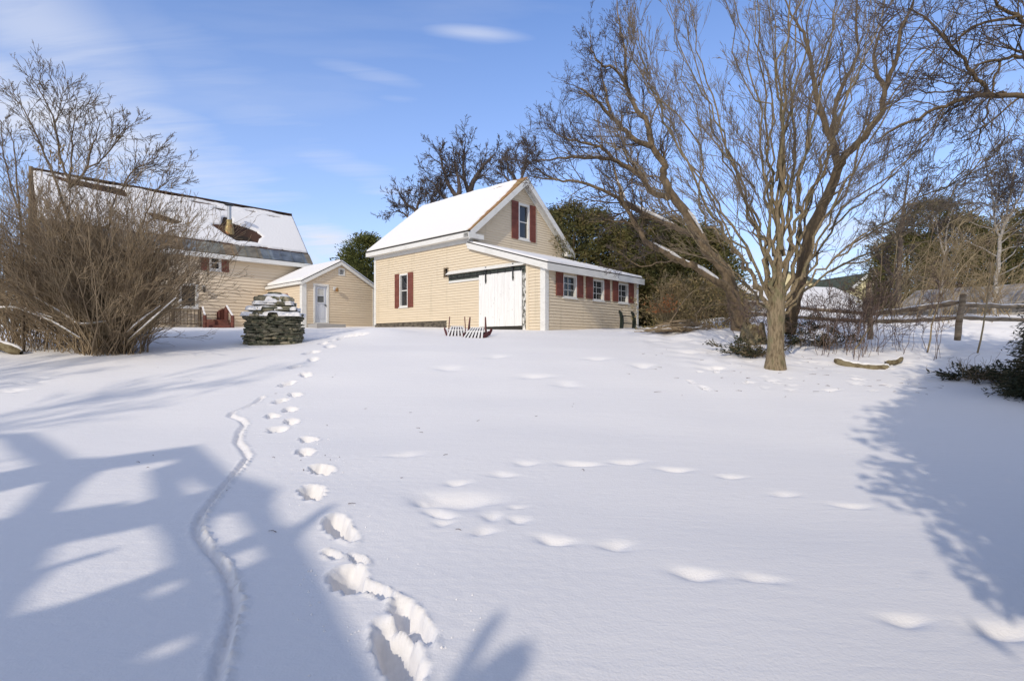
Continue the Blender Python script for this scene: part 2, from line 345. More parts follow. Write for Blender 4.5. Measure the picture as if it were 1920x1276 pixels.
def build_ground():
    def axis(segs):
        out = [segs[0][0]]
        for a, b, st in segs:
            n = max(1, int(round((b - a) / st))); out += list(a + (b - a) * (np.arange(n) + 1) / n)
        return np.array(out)
    xs = axis([(-900, -200, 100), (-200, -40, 16), (-40, -16, 1.5), (-16, -8, .18), (-8, -3.4, .03), (-3.4, .5, .018), (.5, 5, .04), (5, 12, .09), (12, 20, .2), (20, 40, 1.5), (40, 200, 16), (200, 900, 100)])
    ys = axis([(-300, -40, 26), (-40, -4, 3), (-4, 2.2, .4), (2.2, 6.6, .018), (6.6, 13, .03), (13, 20, .06), (20, 30, .15), (30, 60, 1.5), (60, 200, 14), (200, 1800, 160)])
    X, Y = np.meshgrid(xs, ys); Z = base_np(X, Y)
    near = (X > -14) & (X < 16) & (Y > 1.5) & (Y < 22)
    # fine crust
    Z = Z + np.where(near & (Y < 6.6) & (X < .5), .0007 * snoise(X, Y, N_C), 0)
    nz = snoise(X, Y, N_C); nz2 = snoise(X, Y, N_E)
    def dip(px, py, L, Wd, ang, d, rim=.02, soft=4):
        p = ground_at(px, py); ca, sa = math.cos(ang), math.sin(ang); r_ = max(L, Wd) * 1.4 + .05
        ix = np.where(np.abs(xs - p.x) < r_)[0]; iy = np.where(np.abs(ys - p.y) < r_)[0]
        if len(ix) < 2 or len(iy) < 2: return
        sl = (slice(iy[0], iy[-1] + 1), slice(ix[0], ix[-1] + 1))
        dx = X[sl] - p.x; dy = Y[sl] - p.y
        u = (dx * ca + dy * sa) / (L / 2); v = (-dx * sa + dy * ca) / (Wd / 2)
        a = np.arctan2(v, u); wob = 1 + (.08 * np.sin(2 * a + px) + .05 * np.sin(3 * a + py) if soft > 3 else .16 * np.sin(a * 2 + px) + .10 * np.sin(3 * a + py))
        r = np.sqrt(u * u + v * v) / wob
        if soft > 3: r = np.maximum(r + .09 * nz[sl] + .03 * nz2[sl], 0)
        f = np.exp(-r ** soft)
        Z[sl] -= d * f + (.013 * f * (nz[sl] + .8 * nz2[sl]) if soft > 3 else 0)
        if rim: Z[sl] += rim * np.exp(-((r - 1.22) / .24) ** 2) * (.9 + .45 * nz[sl] + .2 * nz2[sl])
    # person's tracks: the nearest are long drag holes
    A = R(108)
    for px, py, L, Wd, ang, d in [(745, 1225, .62, .20, R(108), .20), (770, 1160, .50, .16, R(112), .12), (700, 1105, .34, .13, R(135), .07), (652, 1085, .42, .22, R(104), .19), (622, 1040, .22, .10, R(120), .05), (672, 1050, .26, .10, R(115), .06), (632, 985, .50, .20, R(110), .18), (650, 1000, .4, .14, R(115), .08),
                                  (585, 922, .42, .24, R(100), .19), (603, 880, .38, .24, R(110), .17), (572, 847, .36, .22, R(105), .15), (578, 824, .34, .22, R(115), .13),
                                  (520, 805, .34, .26, A, .14), (547, 790, .34, .22, A, .13), (510, 780, .32, .22, A, .12), (543, 768, .34, .24, A, .13), (525, 752, .36, .24, R(80), .13), (553, 740, .34, .24, A, .13),
                                  (537, 720, .40, .26, R(70), .13), (573, 702, .38, .26, A, .14), (553, 687, .40, .28, R(70), .13), (587, 673, .40, .26, A, .13), (578, 661, .42, .26, R(70), .13), (618, 649, .5, .32, A, .15),
                                  (590, 659, .36, .26, A, .10), (607, 643, .5, .3, A, .12), (630, 637, .5, .3, R(50), .12), (645, 631, .5, .3, R(50), .12), (660, 628, .5, .3, R(30), .12), (675, 627, .5, .3, R(20), .12),
                                  (12, 733, .4, .3, 0, .12), (30, 718, .3, .2, 0, .07), (60, 716, .3, .2, 0, .07), (85, 708, .3, .15, 0, .05)]:
        dip(px, py, L * .95, Wd * .85, ang + .2, d * (.95 if py > 950 else 1.15), rim=.022 if py > 700 else .010, soft=4)
    # old drifted-in tracks: soft dips
    for px, py, L, Wd, ang, d in [(860, 935, .75, .30, R(-20), .085), (800, 938, .22, .2, R(30), .06), (818, 958, .2, .13, R(-30), .05), (905, 995, .17, .12, 0, .035), (922, 967, .18, .13, 0, .035), (832, 965, .16, .1, 0, .04), (830, 980, .14, .1, 0, .025),
                                  (972, 974, .2, .1, R(-10), .03), (968, 950, .16, .08, 0, .02), (1038, 1012, .24, .13, R(-20), .045), (1155, 1022, .25, .12, R(-15), .04), (1303, 1075, .26, .14, R(-12), .045), (1422, 1083, .24, .1, R(-12), .028),
                                  (1698, 1163, .2, .12, 0, .035), (1885, 1182, .34, .14, R(-15), .05), (1470, 926, .26, .1, R(-8), .03), (1598, 948, .28, .1, R(-8), .03), (1370, 893, .26, .1, R(-8), .03), (1265, 880, .3, .12, 0, .04),
                                  (1175, 866, .34, .12, 0, .04), (1083, 869, .4, .13, 0, .045), (940, 889, .3, .12, 0, .03), (760, 852, .4, .13, 0, .03), (855, 905, .2, .12, 0, .04), (985, 868, .3, .12, 0, .03),
                                  (1205, 685, .5, .3, 0, .07), (1290, 660, .4, .3, 0, .06), (1120, 672, .5, .3, 0, .05), (1340, 690, .5, .3, 0, .06), (930, 668, .5, .3, 0, .05), (1000, 705, .6, .3, 0, .05), (840, 690, .6, .3, 0, .05), (1060, 720, .5, .3, 0, .05)]:
        dip(px, py, L * .95, Wd * 1.1, ang, d * 1.15, rim=0, soft=2)
    rr = random.Random(4)
    for i in range(60):                                          # crumbly snow under the maple and by the bank
        px = rr.uniform(1290, 1760); py = rr.uniform(640, 730) if px < 1420 else rr.uniform(672, 735)
        dip(px, py, rr.uniform(.1, .35), rr.uniform(.08, .2), rr.uniform(0, 3), rr.uniform(.02, .06), rim=.012, soft=4)
    # vole trail
    tr = [ground_at(*p) for p in [(403, 1276), (414, 1225), (432, 1170), (440, 1130), (430, 1090), (412, 1055), (388, 1030), (370, 1005), (368, 985), (378, 962), (400, 935), (418, 912), (435, 893), (452, 872), (464, 856), (456, 842), (444, 828), (449, 808), (459, 795), (452, 786), (431, 779), (436, 772), (458, 764), (478, 755), (492, 744)]]
    tr = [tr[0] + (tr[0] - tr[1])] + tr
    ix = np.where((xs > -7.5) & (xs < -1.0))[0]; iy = np.where((ys > 2.1) & (ys < 14))[0]
    sl = (slice(iy[0], iy[-1] + 1), slice(ix[0], ix[-1] + 1)); x = X[sl]; y = Y[sl]; best = np.full(x.shape, 9.); side = np.zeros(x.shape)
    for a, b in zip(tr[:-1], tr[1:]):
        dx, dy = b.x - a.x, b.y - a.y; L2 = dx * dx + dy * dy
        t = np.clip(((x - a.x) * dx + (y - a.y) * dy) / L2, 0, 1); d = np.hypot(x - a.x - t * dx, y - a.y - t * dy)
        s_ = np.sign((x - a.x) * dy - (y - a.y) * dx); m_ = d < best; side = np.where(m_, s_, side); best = np.where(m_, d, best)
    wd = .025 + .006 * nz[sl] + .003 * nz2[sl] + .003 * np.clip(y - 4, 0, 8)
    Z[sl] -= (.036 + .003 * np.clip(y - 4, 0, 8)) * np.exp(-(best / wd) ** 3) * (1 + .2 * nz2[sl])
    Z[sl] += .013 * np.exp(-((best - .05) / .026) ** 2) * (1 + .8 * nz[sl] + .6 * nz2[sl]) * (1 + .5 * side)
    V = np.stack([X.ravel(), Y.ravel(), Z.ravel()], 1)
    o = grid_mesh('ground', V, len(xs), len(ys), M['snow']); tag(o, 'snow covered yard with footprints and a vole trail', 'ground', kind='structure')
build_ground()

# ------------------------------------------------------------------ building kit
AV = Vector((.6827, .7307, 0)); BV = Vector((-.7307, .6827, 0)); RZ = math.atan2(.7307, .6827)
def plane_hit(px, py, P, N):
    d = Vector(((px - CX) / F, 1, (HY - py) / F)); c = Vector((0, 0, EYE)); return c + d * ((P - c).dot(N) / d.dot(N))
class Wall:
    """a vertical wall of a building: O local origin, U local unit direction, N local outward normal"""
    def __init__(s, root, O, U, N): s.root = root; s.O = Vector(O); s.U = Vector(U); s.N = Vector(N); s.Mx = Matrix.Translation(root.location) @ Matrix.Rotation(root.rotation_euler.z, 4, 'Z')
    def P(s, u, z, out=0.0): return s.O + s.U * u + s.N * out + Vector((0, 0, z))
    def uz(s, px, py):
        h = plane_hit(px, py, s.Mx @ s.O, (s.Mx.to_3x3() @ s.N)); l = s.Mx.inverted() @ h; return (l - s.O).dot(s.U), l.z
    def box(s, mb, u0, u1, z0, z1, o0, o1):
        mb.hexa([s.P(u0, z0, o0), s.P(u1, z0, o0), s.P(u1, z0, o1), s.P(u0, z0, o1), s.P(u0, z1, o0), s.P(u1, z1, o0), s.P(u1, z1, o1), s.P(u0, z1, o1)])
    def siding(s, poly, holes, course, m, name='wall', lip=.028):
        zs = [p[1] for p in poly]; z0 = min(zs); z1 = max(zs)
        def span(z):
            xs = []
            for (a, b) in zip(poly, poly[1:] + poly[:1]):
                if (a[1] <= z) != (b[1] <= z): xs.append(a[0] + (b[0] - a[0]) * (z - a[1]) / (b[1] - a[1]))
            xs.sort(); return xs
        br = sorted(set([round(z, 4) for z in zs] + [round(h[k], 4) for h in holes for k in (2, 3)]))
        mb = MB(); k0 = math.floor(z0 / course); e = 1e-5
        rows = [i * course for i in range(k0, int(z1 / course) + 2)]
        cuts = sorted(set([z0, z1] + [r for r in rows if z0 < r < z1] + [b for b in br if z0 < b < z1]))
        for a, b in zip(cuts[:-1], cuts[1:]):
            if b - a < 1e-4: continue
            r0 = math.floor((a + e) / course) * course
            oa = lip * (1 - (a - r0) / course) + .003; ob = lip * (1 - (b - r0) / course) + .003
            A = span(a + e); B = span(b - e)
            if len(A) != len(B) or not A: continue
            for i in range(0, len(A), 2):
                segs = [(A[i], A[i + 1], B[i], B[i + 1])]
                for h in holes:
                    if h[2] < (a + b) / 2 < h[3]:
                        ns = []
                        for (p, q, p2, q2) in segs:
                            if h[1] <= min(p, p2) or h[0] >= max(q, q2): ns.append((p, q, p2, q2)); continue
                            if h[0] > max(p, p2): ns.append((p, h[0], p2, h[0]))
                            if h[1] < min(q, q2): ns.append((h[1], q, h[1], q2))
                        segs = ns
                for (p, q, p2, q2) in segs:
                    mb.quad(s.P(p, a, oa), s.P(q, a, oa), s.P(q2, b, ob), s.P(p2, b, ob))
                    if abs(a - r0) < 1e-4: mb.quad(s.P(p, a, oa), s.P(q, a, oa), s.P(q, a, -.01), s.P(p, a, -.01))
        return mb.build(name, m, s.root)
    def window(s, u0, u1, z0, z1, cols=1, rows=2, sh=None, frame=.07, deep=.09, shz=None, fm=None, label=None, glass=None, sill=True):
        fm = fm or M['white']; mb = MB(); f = frame
        for b in ((u0, u1, z0, z0 + f), (u0, u1, z1 - f, z1), (u0, u0 + f, z0 + f, z1 - f), (u1 - f, u1, z0 + f, z1 - f)): s.box(mb, *b, -deep, .035)
        if sill: s.box(mb, u0 - .03, u1 + .03, z0 - .05, z0 - .002, -.02, .07)
        g0, g1, h0, h1 = u0 + f, u1 - f, z0 + f, z1 - f; t = .02
        sb = MB()
        for c in range(1, cols): u = g0 + (g1 - g0) * c / cols; s.box(sb, u - t / 2, u + t / 2, h0 + .003, h1 - .003, -deep + .022, -deep + .045)
        for r in range(1, rows):
            z = h0 + (h1 - h0) * r / rows; tt = .045 if rows == 2 and cols == 1 else t
            s.box(sb, g0 + .003, g1 - .003, z - tt / 2, z + tt / 2, -deep + .019, -deep + .05)
        w = mb.build('window', fm, s.root)
        if label: w['label'] = label
        if sb.v: sb.build('sash_bar', fm, w)
        p = MB(); s.box(p, g0 - .01, g1 + .01, h0 - .01, h1 + .01, -deep, -deep + .015); p.build('pane', glass or M['glass'], w)
        if sh:
            a, b = shz or (z0 - .03, z1 + .03)
            for (q0, q1) in sh:
                k = MB(); s.box(k, q0, q1, a, b, .028, .05); e = .035
                for (c0, c1) in ((a, a + e * 1.5), (b - e, b), ((a + b) / 2 - e / 2, (a + b) / 2 + e / 2)): s.box(k, q0, q1, c0, c1, .05, .064)
                for (d0, d1) in ((q0, q0 + e), (q1 - e, q1)): s.box(k, d0, d1, a, b, .051, .063)
                zz = a + e * 1.5
                while zz < b - e * 1.5:                          # louvres
                    n = len(k.v); k.v += [s.P(q0 + e, zz, .051), s.P(q1 - e, zz, .051), s.P(q1 - e, zz - .025, .062), s.P(q0 + e, zz - .025, .062)]; k.f.append((n, n + 1, n + 2, n + 3)); zz += .04
                k.build('shutter', M['shutter'], s.root)
        return w
def srt(a, b): return (a, b) if a < b else (b, a)
def poly_sd(x, y, poly):
    """signed distance (positive outside) of arrays to polygon"""
    d = np.full(x.shape, 1e9); ins = np.zeros(x.shape, bool)
    for (ax, ay), (bx, by) in zip(poly, poly[1:] + poly[:1]):
        dx, dy = bx - ax, by - ay; t = np.clip(((x - ax) * dx + (y - ay) * dy) / (dx * dx + dy * dy + 1e-12), 0, 1)
        d = np.minimum(d, np.hypot(x - ax - t * dx, y - ay - t * dy))
        c = ((ay > y) != (by > y)) & (x < (bx - ax) * (y - ay) / (by - ay + 1e-12) + ax); ins ^= c
    return np.where(ins, -d, d)
def roof_snow(name, parent, P0, U, Vv, Lu, Lv, thick, sdf, step=.045, seed=1, m=None):
    """snow lying on a roof plane; where sdf(u,v)<0 the snow has gone (surface dips under the shingles)"""
    P0 = Vector(P0); U = Vector(U).normalized(); Vv = Vector(Vv).normalized(); N = U.cross(Vv).normalized()
    if N.z < 0: N = -N
    nu = int(Lu / step) + 2; nv = int(Lv / step) + 2; u, v = np.meshgrid(np.linspace(0, Lu, nu), np.linspace(0, Lv, nv))
    A = sines(seed, 12, 3, 14); B = sines(seed + 1, 12, 14, 45); C = sines(seed + 2, 8, .8, 2.5)
    s = sdf(u, v) + .035 * snoise(u * .6, v * 1.3, A) + .008 * snoise(u, v, B)
    h = np.clip(s / .10, -1, 1); h = np.where(h > 0, np.sqrt(np.clip(h, 0, 1)), h)
    edge = np.minimum(np.minimum(u, Lu - u), np.minimum(v, Lv - v)); ee = np.sqrt(np.clip(edge / .06, 0, 1))
    H = np.where(h > 0, thick * h * (1 + .06 * snoise(u, v, C)) * np.where(h > 0, ee, 1), -.03) + np.where(h > 0, .0012 * snoise(u, v, B), 0)
    V = (np.array(P0)[None, :] + u.ravel()[:, None] * np.array(U)[None, :] + v.ravel()[:, None] * np.array(Vv)[None, :] + H.ravel()[:, None] * np.array(N)[None, :])
    hm = (H > -.02).ravel(); i = np.arange((nv - 1) * (nu - 1)); r = i // (nu - 1); c = i % (nu - 1); a = r * nu + c
    mask = hm[a] | hm[a + 1] | hm[a + nu] | hm[a + nu + 1]
    return grid_mesh(name, V, nu, nv, m or M['roofsnow'], parent, True, mask)
def slab(mb, P0, U, Vv, Lu, Lv, t):
    P0 = Vector(P0); U = Vector(U).normalized() * Lu; Vv = Vector(Vv).normalized() * Lv; N = U.cross(Vv).normalized()
    if N.z < 0: N = -N
    N = N * -t
    mb.hexa([P0 + N, P0 + U + N, P0 + U + Vv + N, P0 + Vv + N, P0, P0 + U, P0 + U + Vv, P0 + Vv])

# ------------------------------------------------------------------ the barn
barn = empty('barn', (1.22, 19.5, 0), RZ)
tag(barn, 'cream clapboard barn with snowy gable roof, white sliding door and low lean-to', 'barn')
WLn, LEN, GY = 6.70, 11.35, 4.14                 # width along a, length along b, gable plane
wl = Wall(barn, (0, 0, 0), (0, 1, 0), (-1, 0, 0)); wf = Wall(barn, (0, 0, 0), (1, 0, 0), (0, -1, 0)); wg = Wall(barn, (0, GY, 0), (1, 0, 0), (0, -1, 0))
EZ, RZD = 6.20, 9.27; HALF = WLn / 2; TIP = .32
# side wall openings
def uu(w, a, b, y): return srt(w.uz(a, y)[0], w.uz(b, y)[0])
a_w = uu(wl, 749.8, 765.8, 545); zw0, zw1 = wl.uz(758, 575.5)[1], wl.uz(758, 513.5)[1]
v_w = uu(wl, 832.6, 841.5, 510); zv0, zv1 = wl.uz(837, 520.5)[1], wl.uz(837, 501.5)[1]
d_u = uu(wl, 900.5, 980.5, 560); zd1 = wl.uz(940, 510.5)[1]; zd0 = wl.uz(940, 611.5)[1]
j_u = uu(wl, 980.5, 987.0, 560)
poly = [(0.0, 2.0), (5.6, 2.0), (5.6, 2.52), (LEN, 2.52), (LEN, 6.12), (GY, 6.12), (GY, 5.62), (0.0, 4.34)]
wl.siding(poly, [(*a_w, zw0, zw1), (*v_w, zv0, zv1), (j_u[0], d_u[1], 1.9, zd1 + .12)], .115, M['siding'])
sh = [uu(wl, 741.9, 749.5, 545), uu(wl, 766.2, 775.6, 545)]
wl.window(*a_w, zw0, zw1, 1, 2, sh=sh)
wl.window(*v_w, zv0, zv1, 1, 1, frame=.05, fm=M['rail'], sill=False, label='tiny open square window')
fo = MB(); wl.box(fo, 5.6, LEN, 1.9, 2.519, -.2, -.01); fo.build('foundation', M['stonebase'], barn)
# sliding door
dr = MB(); wl.box(dr, d_u[0], d_u[1], zd0, zd1, .03, .075)
n = 13
for i in range(n + 1):                                           # vertical boards with proud battens of paint
    u = d_u[0] + (d_u[1] - d_u[0]) * i / n
    if 0 < i < n: wl.box(dr, u + .003, u + (d_u[1] - d_u[0]) / n - .003, zd0 - .004, zd1 - .004, .0751, .080 + .003 * (i % 3))
door = dr.build('sliding_door', M['doorpaint'], barn); door['label'] = 'big white sliding barn door with peeling paint'
for pxh in (914, 965):
    hg = MB(); u = wl.uz(pxh, 515)[0]; wl.box(hg, u - .03, u + .03, zd1 - .25, zd1 + .28, .09, .12); wl.box(hg, u - .09, u + .09, zd1 + .14, zd1 + .20, .1205, .14)
    hg.hexa([wl.P(u - .012, zd1 - .40, .09), wl.P(u + .012, zd1 - .40, .09), wl.P(u + .012, zd1 - .4, .11), wl.P(u - .012, zd1 - .4, .11), wl.P(u - .05, zd1 - .25, .09), wl.P(u + .05, zd1 - .25, .09), wl.P(u + .05, zd1 - .25, .11), wl.P(u - .05, zd1 - .25, .11)])
    hg.build('hanger', M['iron'], door)
jb = MB(); wl.box(jb, j_u[0], j_u[1] - .01, 2.0, zd1 + .1, -.02, .03); jb.build('door_jamb', M['peel'], barn)
cs = MB(); wl.box(cs, j_u[0] - .14, j_u[0] - .003, 1.95, zd1 + .42, 0, .035); cs.build('door_casing', M['siding'], barn)
th = MB(); wl.box(th, j_u[0], d_u[1], 1.9, zd0 - .03, -.3, .02); th.build('threshold', M['edge'], barn)
bk = MB(); wl.box(bk, j_u[0], d_u[1], 1.9, zd1 + .11, -.3, -.28); bk.build('door_backing', M['edge'], barn)
t0 = wl.uz(843, 520)[0]; t1 = wl.uz(986.5, 502)[0]; zt = wl.uz(940, 506)[1]
tk = MB(); wl.box(tk, t1, t0, zt - .20, zt + .05, .03, .055); tkb = tk.build('track_board', M['track'], barn)
cp = MB(); cp.hexa([wl.P(t1, zt + .09, .0), wl.P(t0 + .05, zt + .09, 0), wl.P(t0 + .05, zt + .06, .2), wl.P(t1, zt + .06, .2), wl.P(t1, zt + .24, .0), wl.P(t0 + .05, zt + .24, 0), wl.P(t0 + .05, zt + .08, .2), wl.P(t1, zt + .08, .2)])
cp.build('track_hood', M['white'], barn)
bb = MB(); wl.box(bb, d_u[1] + .01, t0, zt - .30, zt - .205, .028, .05); bb.build('trim_board', M['white'], barn)
tr_ = MB(); wl.box(tr_, t1 + .05, t0 - .05, zt - .12, zt - .07, .056, .1)
for i in range(11): u = t1 + .2 + i * (t0 - t1 - .4) / 10; wl.box(tr_, u - .015, u + .015, zt - .14, zt + .0, .1002, .11)
tr_.build('rail', M['iron'], tkb)
# lean-to front wall
def zat(w, px, py): return w.uz(px, py)[1]
zz0, zz1 = zat(wf, 1120, 563.5), zat(wf, 1120, 524.5)
W3 = [((1054.5, 1080.5), (1041.2, 1054), (1080.8, 1091.7)), ((1110, 1131.7), (1097.6, 1109.8), (1131.9, 1141.5)), ((1158, 1177), (1147.5, 1157.6), (1177.2, 1186.5))]
holes = []; wins = []
for (g, s1, s2) in W3:
    g_ = uu(wf, g[0], g[1], 540); wins.append((g_, uu(wf, *s1, 540), uu(wf, *s2, 540))); holes.append((*g_, zz0, zz1))
wf.siding([(0, 2.0), (WLn, 2.0), (WLn, 4.34), (0, 4.34)], holes, .115, M['siding'])
for g_, s1, s2 in wins: wf.window(*g_, zz0, zz1, 2, 3, sh=[s1, s2], frame=.06, deep=.11, shz=(zz0 + .04, zz1 + .06))
# gable wall
g_w = uu(wg, 971, 992, 415); gz0, gz1 = zat(wg, 982, 450), zat(wg, 982, 383)
RS = (RZD - EZ) / (HALF + TIP)
wg.siding([(0, 5.5), (WLn, 5.5), (WLn, EZ + RS * TIP - .14), (HALF, RZD - .14), (0, EZ + RS * TIP - .14)], [(*g_w, gz0, gz1)], .115, M['siding'])
wg.window(*g_w, gz0, gz1, 1, 2, sh=[uu(wg, 958.5, 970.7, 415), uu(wg, 992.3, 1002.8, 415)], frame=.09, label='tall upper gable window between red shutters')
# hidden walls
hw = MB(); hw.box(WLn - .03, WLn, GY, LEN, 1.9, EZ + .1); hw.box(WLn - .03, WLn, .03, GY - .01, 1.9, 4.3); hw.box(.05, WLn - .04, LEN - .03, LEN, 1.9, EZ + .1)
hw.poly([(0, LEN, EZ + .1), (WLn, LEN, EZ + .1), (HALF, LEN, RZD - .15)]); hw.build('rear_wall', M['siding'], barn)
# corner boards
cbs = MB(); cbs.box(-.04, .0, 0.0, .20, 1.9, 4.50); cbs.box(-.04, .17, -.04, -.0, 1.9, 4.5); cb = cbs.build('corner_board', M['white'], barn)
for (x0, x1, y0, y1, za, zb) in ((WLn - .12, WLn + .03, -.04, 0, 1.9, 4.35), (-.04, 0, LEN - .14, LEN + .02, 2.45, 6.1), (-.045, 0, GY - .02, GY + .16, 5.66, 6.15), (-.045, .14, GY - .045, GY - .021, 5.72, 6.25), (WLn - .12, WLn + .02, GY - .04, GY - .005, 5.5, 6.3)):
    k = MB(); k.box(x0, x1, y0, y1, za, zb); k.build('corner_board', M['white'], barn)
# main roof: two slopes
GO = GY - .32; BO = LEN + .3; LU = BO - GO
vl = Vector((HALF + TIP, 0, RZD - EZ)); SL = vl.length
rf = MB(); slab(rf, (-TIP, GO, EZ), (0, 1, 0), vl, LU, SL, .07); slab(rf, (WLn + TIP, GO, EZ), (0, 1, 0), (-vl.x, 0, vl.z), LU, SL, .07)
roof = rf.build('roof', M['shingle'], barn)
def sdf_barn(u, v):
    lim = .14 + .10 * (v / SL) + .30 * np.clip((v / SL - .55) / .45, 0, 1) ** 1.5
    s = np.minimum(u - lim, SL - .02 - v - .16 * np.clip(1 - u / 3, 0, 1))
    st = np.abs(v - (SL - .40 - .06 * u)) + np.abs(u - 1.6) * .13 - .13; st2 = np.abs(v - (SL - .95 - .02 * u)) + np.abs(u - 1.5) * .06 - .035
    return np.minimum(np.minimum(s, st), st2)
roof_snow('snow_cover', roof, (-TIP + .0, GO, EZ + .0), (0, 1, 0), vl, LU, SL, .08, sdf_barn, seed=11)
roof_snow('snow_cover', roof, (WLn + TIP, GO, EZ), (0, 1, 0), (-vl.x, 0, vl.z), LU, SL, .10, lambda u, v: np.minimum(u - .1, 1.5 + 0 * v), step=.12, seed=12)
# rakes, soffits, eave fascia
fb = MB(); nrm = Vector((-(RZD - EZ), 0, HALF + TIP)).normalized()
for sx in (-1, 1):
    def Q(t, y, d):                    # along the slope from eave tip to ridge, d below the roof top
        x = -TIP + (HALF + TIP) * t; z = EZ + (RZD - EZ) * t - d
        return (x if sx < 0 else WLn - x, y, z)
    fb.hexa([Q(0, GO - .03, .36), Q(1, GO - .03, .36), Q(1, GO + .0, .36), Q(0, GO, .36), Q(0, GO - .03, .06), Q(1, GO - .03, .06), Q(1, GO, .06), Q(0, GO, .06)])
    fb.hexa([Q(0.02, GO + .002, .17), Q(1, GO + .002, .17), Q(1, GY - .025, .17), Q(.02, GY - .025, .17), Q(0.02, GO + .002, .11), Q(1, GO + .002, .11), Q(1, GY - .025, .11), Q(.02, GY - .025, .11)])
    fb.hexa([Q(0.06, GY - .05, .40), Q(1, GY - .05, .40), Q(1, GY - .026, .40), Q(.06, GY - .026, .40), Q(0.06, GY - .05, .18), Q(1, GY - .05, .18), Q(1, GY - .026, .18), Q(.06, GY - .026, .18)])
fb.build('rake_board', M['white'], barn)
ev = MB()
ev.box(-TIP - .03, -TIP, GO, BO, EZ - .26, EZ - .05); ev.box(-TIP, -.03, GO, BO, EZ - .26, EZ - .22); ev.box(-.05, -.023, GY + .16, LEN, EZ - .42, EZ - .262)
ev.box(WLn + TIP, WLn + TIP + .03, GO, BO, EZ - .26, EZ - .05); ev.box(WLn + .03, WLn + TIP, GO, BO, EZ - .26, EZ - .22)
ev.build('eave_fascia', M['white'], barn)
cr = MB(); cr.box(-TIP - .03, .52, GO - .032, GY - .03, EZ - .275, EZ - .085); cr.build('cornice_return', M['white'], barn)
cr = MB(); cr.box(WLn - .35, WLn + TIP + .03, GO - .032, GY - .03, EZ - .275, EZ - .085); cr.build('cornice_return', M['white'], barn)
de = MB(); de.box(-TIP - .05, -TIP + .05, GO - .04, BO, EZ - .05, EZ + .012); de.build('drip_edge', M['edge'], barn)
# lean-to roof
v2 = Vector((0, GY + .22, 5.80 - 4.52)); L2 = v2.length - .03
lr = MB(); slab(lr, (-.14, -.22, 4.52), (1, 0, 0), v2, WLn + .34, L2, .05); lroof = lr.build('lean_to_roof', M['edge'], barn)
roof_snow('snow_cover', lroof, (-.10, -.19, 4.525), (1, 0, 0), v2, WLn + .26, L2 - .06, .07, lambda u, v: 1.0 + 0 * u, seed=15)
lf = MB(); lf.box(-.17, WLn + .22, -.25, -.22, 4.21, 4.47); lf.box(-.14, WLn + .2, -.22, -.03, 4.26, 4.29)
lf.hexa([(-.17, -.22, 4.24), (-.17, GY - .05, 5.505), (-.14, GY - .05, 5.505), (-.14, -.22, 4.24), (-.17, -.22, 4.47), (-.17, GY - .05, 5.74), (-.14, GY - .05, 5.74), (-.14, -.22, 4.47)])
lf.hexa([(-.139, -.22, 4.25), (-.139, GY - .05, 5.515), (-.02, GY - .05, 5.515), (-.02, -.22, 4.25), (-.139, -.22, 4.29), (-.139, GY - .05, 5.555), (-.02, GY - .05, 5.555), (-.02, -.22, 4.29)])
lf.build('lean_to_fascia', M['white'], barn)
vn = MB(); wf.box(vn, 5.35, 6.1, 1.95, 2.35, .02, .05); vn.build('wall_hatch', M['siding'], barn)

# ------------------------------------------------------------------ the house with its gabled addition
house = empty('house', (-11.95, 30.4, 0), RZ)
tag(house, 'cream farmhouse with long snow covered roof, metal eave and small gabled addition', 'house')
HW = Wall(house, (0, 0, 0), (1, 0, 0), (0, -1, 0)); HL = 11.1
e_z, r_z, r_y, tip = 6.1, 9.3, 2.3, .35
hu = uu(HW, 391.6, 414.7, 492); hz0, hz1 = zat(HW, 403, 507.5), zat(HW, 403, 477.5)
du = uu(HW, 335, 371.6, 548); dz0, dz1 = zat(HW, 353, 578), zat(HW, 353, 531)
HW.siding([(-HL, 2.1), (0, 2.1), (0, e_z + .2), (-HL, e_z + .2)], [(*hu, hz0, hz1), (*du, dz0, dz1)], .165, M['siding2'], lip=.036)
HW.window(*hu, hz0, hz1, 1, 2, sh=[uu(HW, 376, 391.3, 492), uu(HW, 415, 428.5, 492)], frame=.11)
HW.window(*du, dz0, dz1, 1, 1, frame=.12, label='dark patio door in a white frame', sill=False)
lp = MB(); u_, z_ = HW.uz(381, 539); HW.box(lp, u_ - .07, u_ + .07, z_ - .1, z_ + .1, .03, .07); lq = lp.build('wall_lamp', M['white'], house)
lp = MB(); HW.box(lp, u_ - .05, u_ + .05, z_ - .22, z_ + .02, .1, .2); lp.build('lamp_body', M['iron'], lq)
ho = MB(); ho.box(-HL, -.02, 4.6, 4.63, 2.0, e_z); ho.box(-HL, -HL + .03, .02, 4.6, 2.0, e_z)
for x in (-HL, -.03): ho.poly([(x, 0, e_z), (x, 4.6, e_z), (x, 2.3, r_z - .15)])
ho.box(-.03, 0, .02, 4.6, 2.0, e_z); ho.build('rear_wall', M['siding2'], house)
X0, X1 = -HL - .35, .3; hv = Vector((0, r_y + tip, r_z - e_z)); HS = hv.length
rf = MB(); slab(rf, (X0, -tip, e_z), (1, 0, 0), hv, X1 - X0, HS, .08); slab(rf, (X0, 4.6 + tip, e_z), (1, 0, 0), (0, -hv.y, hv.z), X1 - X0, HS, .08)
rf.bar((X0, r_y, r_z + .02), (X1 - .03, r_y, r_z + .02), .22, .07)
hroof = rf.build('roof', M['roofdark'], house)
mt = MB(); slab(mt, Vector((X0 - .02, -tip - .06, e_z + .02 - .06)), (1, 0, 0), hv, X1 - X0 + .04, HS * .185, .03)
k = X0 + .1
while k < X1:
    a = Vector((k, -tip - .06, e_z - .02)); mt.bar(a, a + hv * .185, .03, .035); k += .62
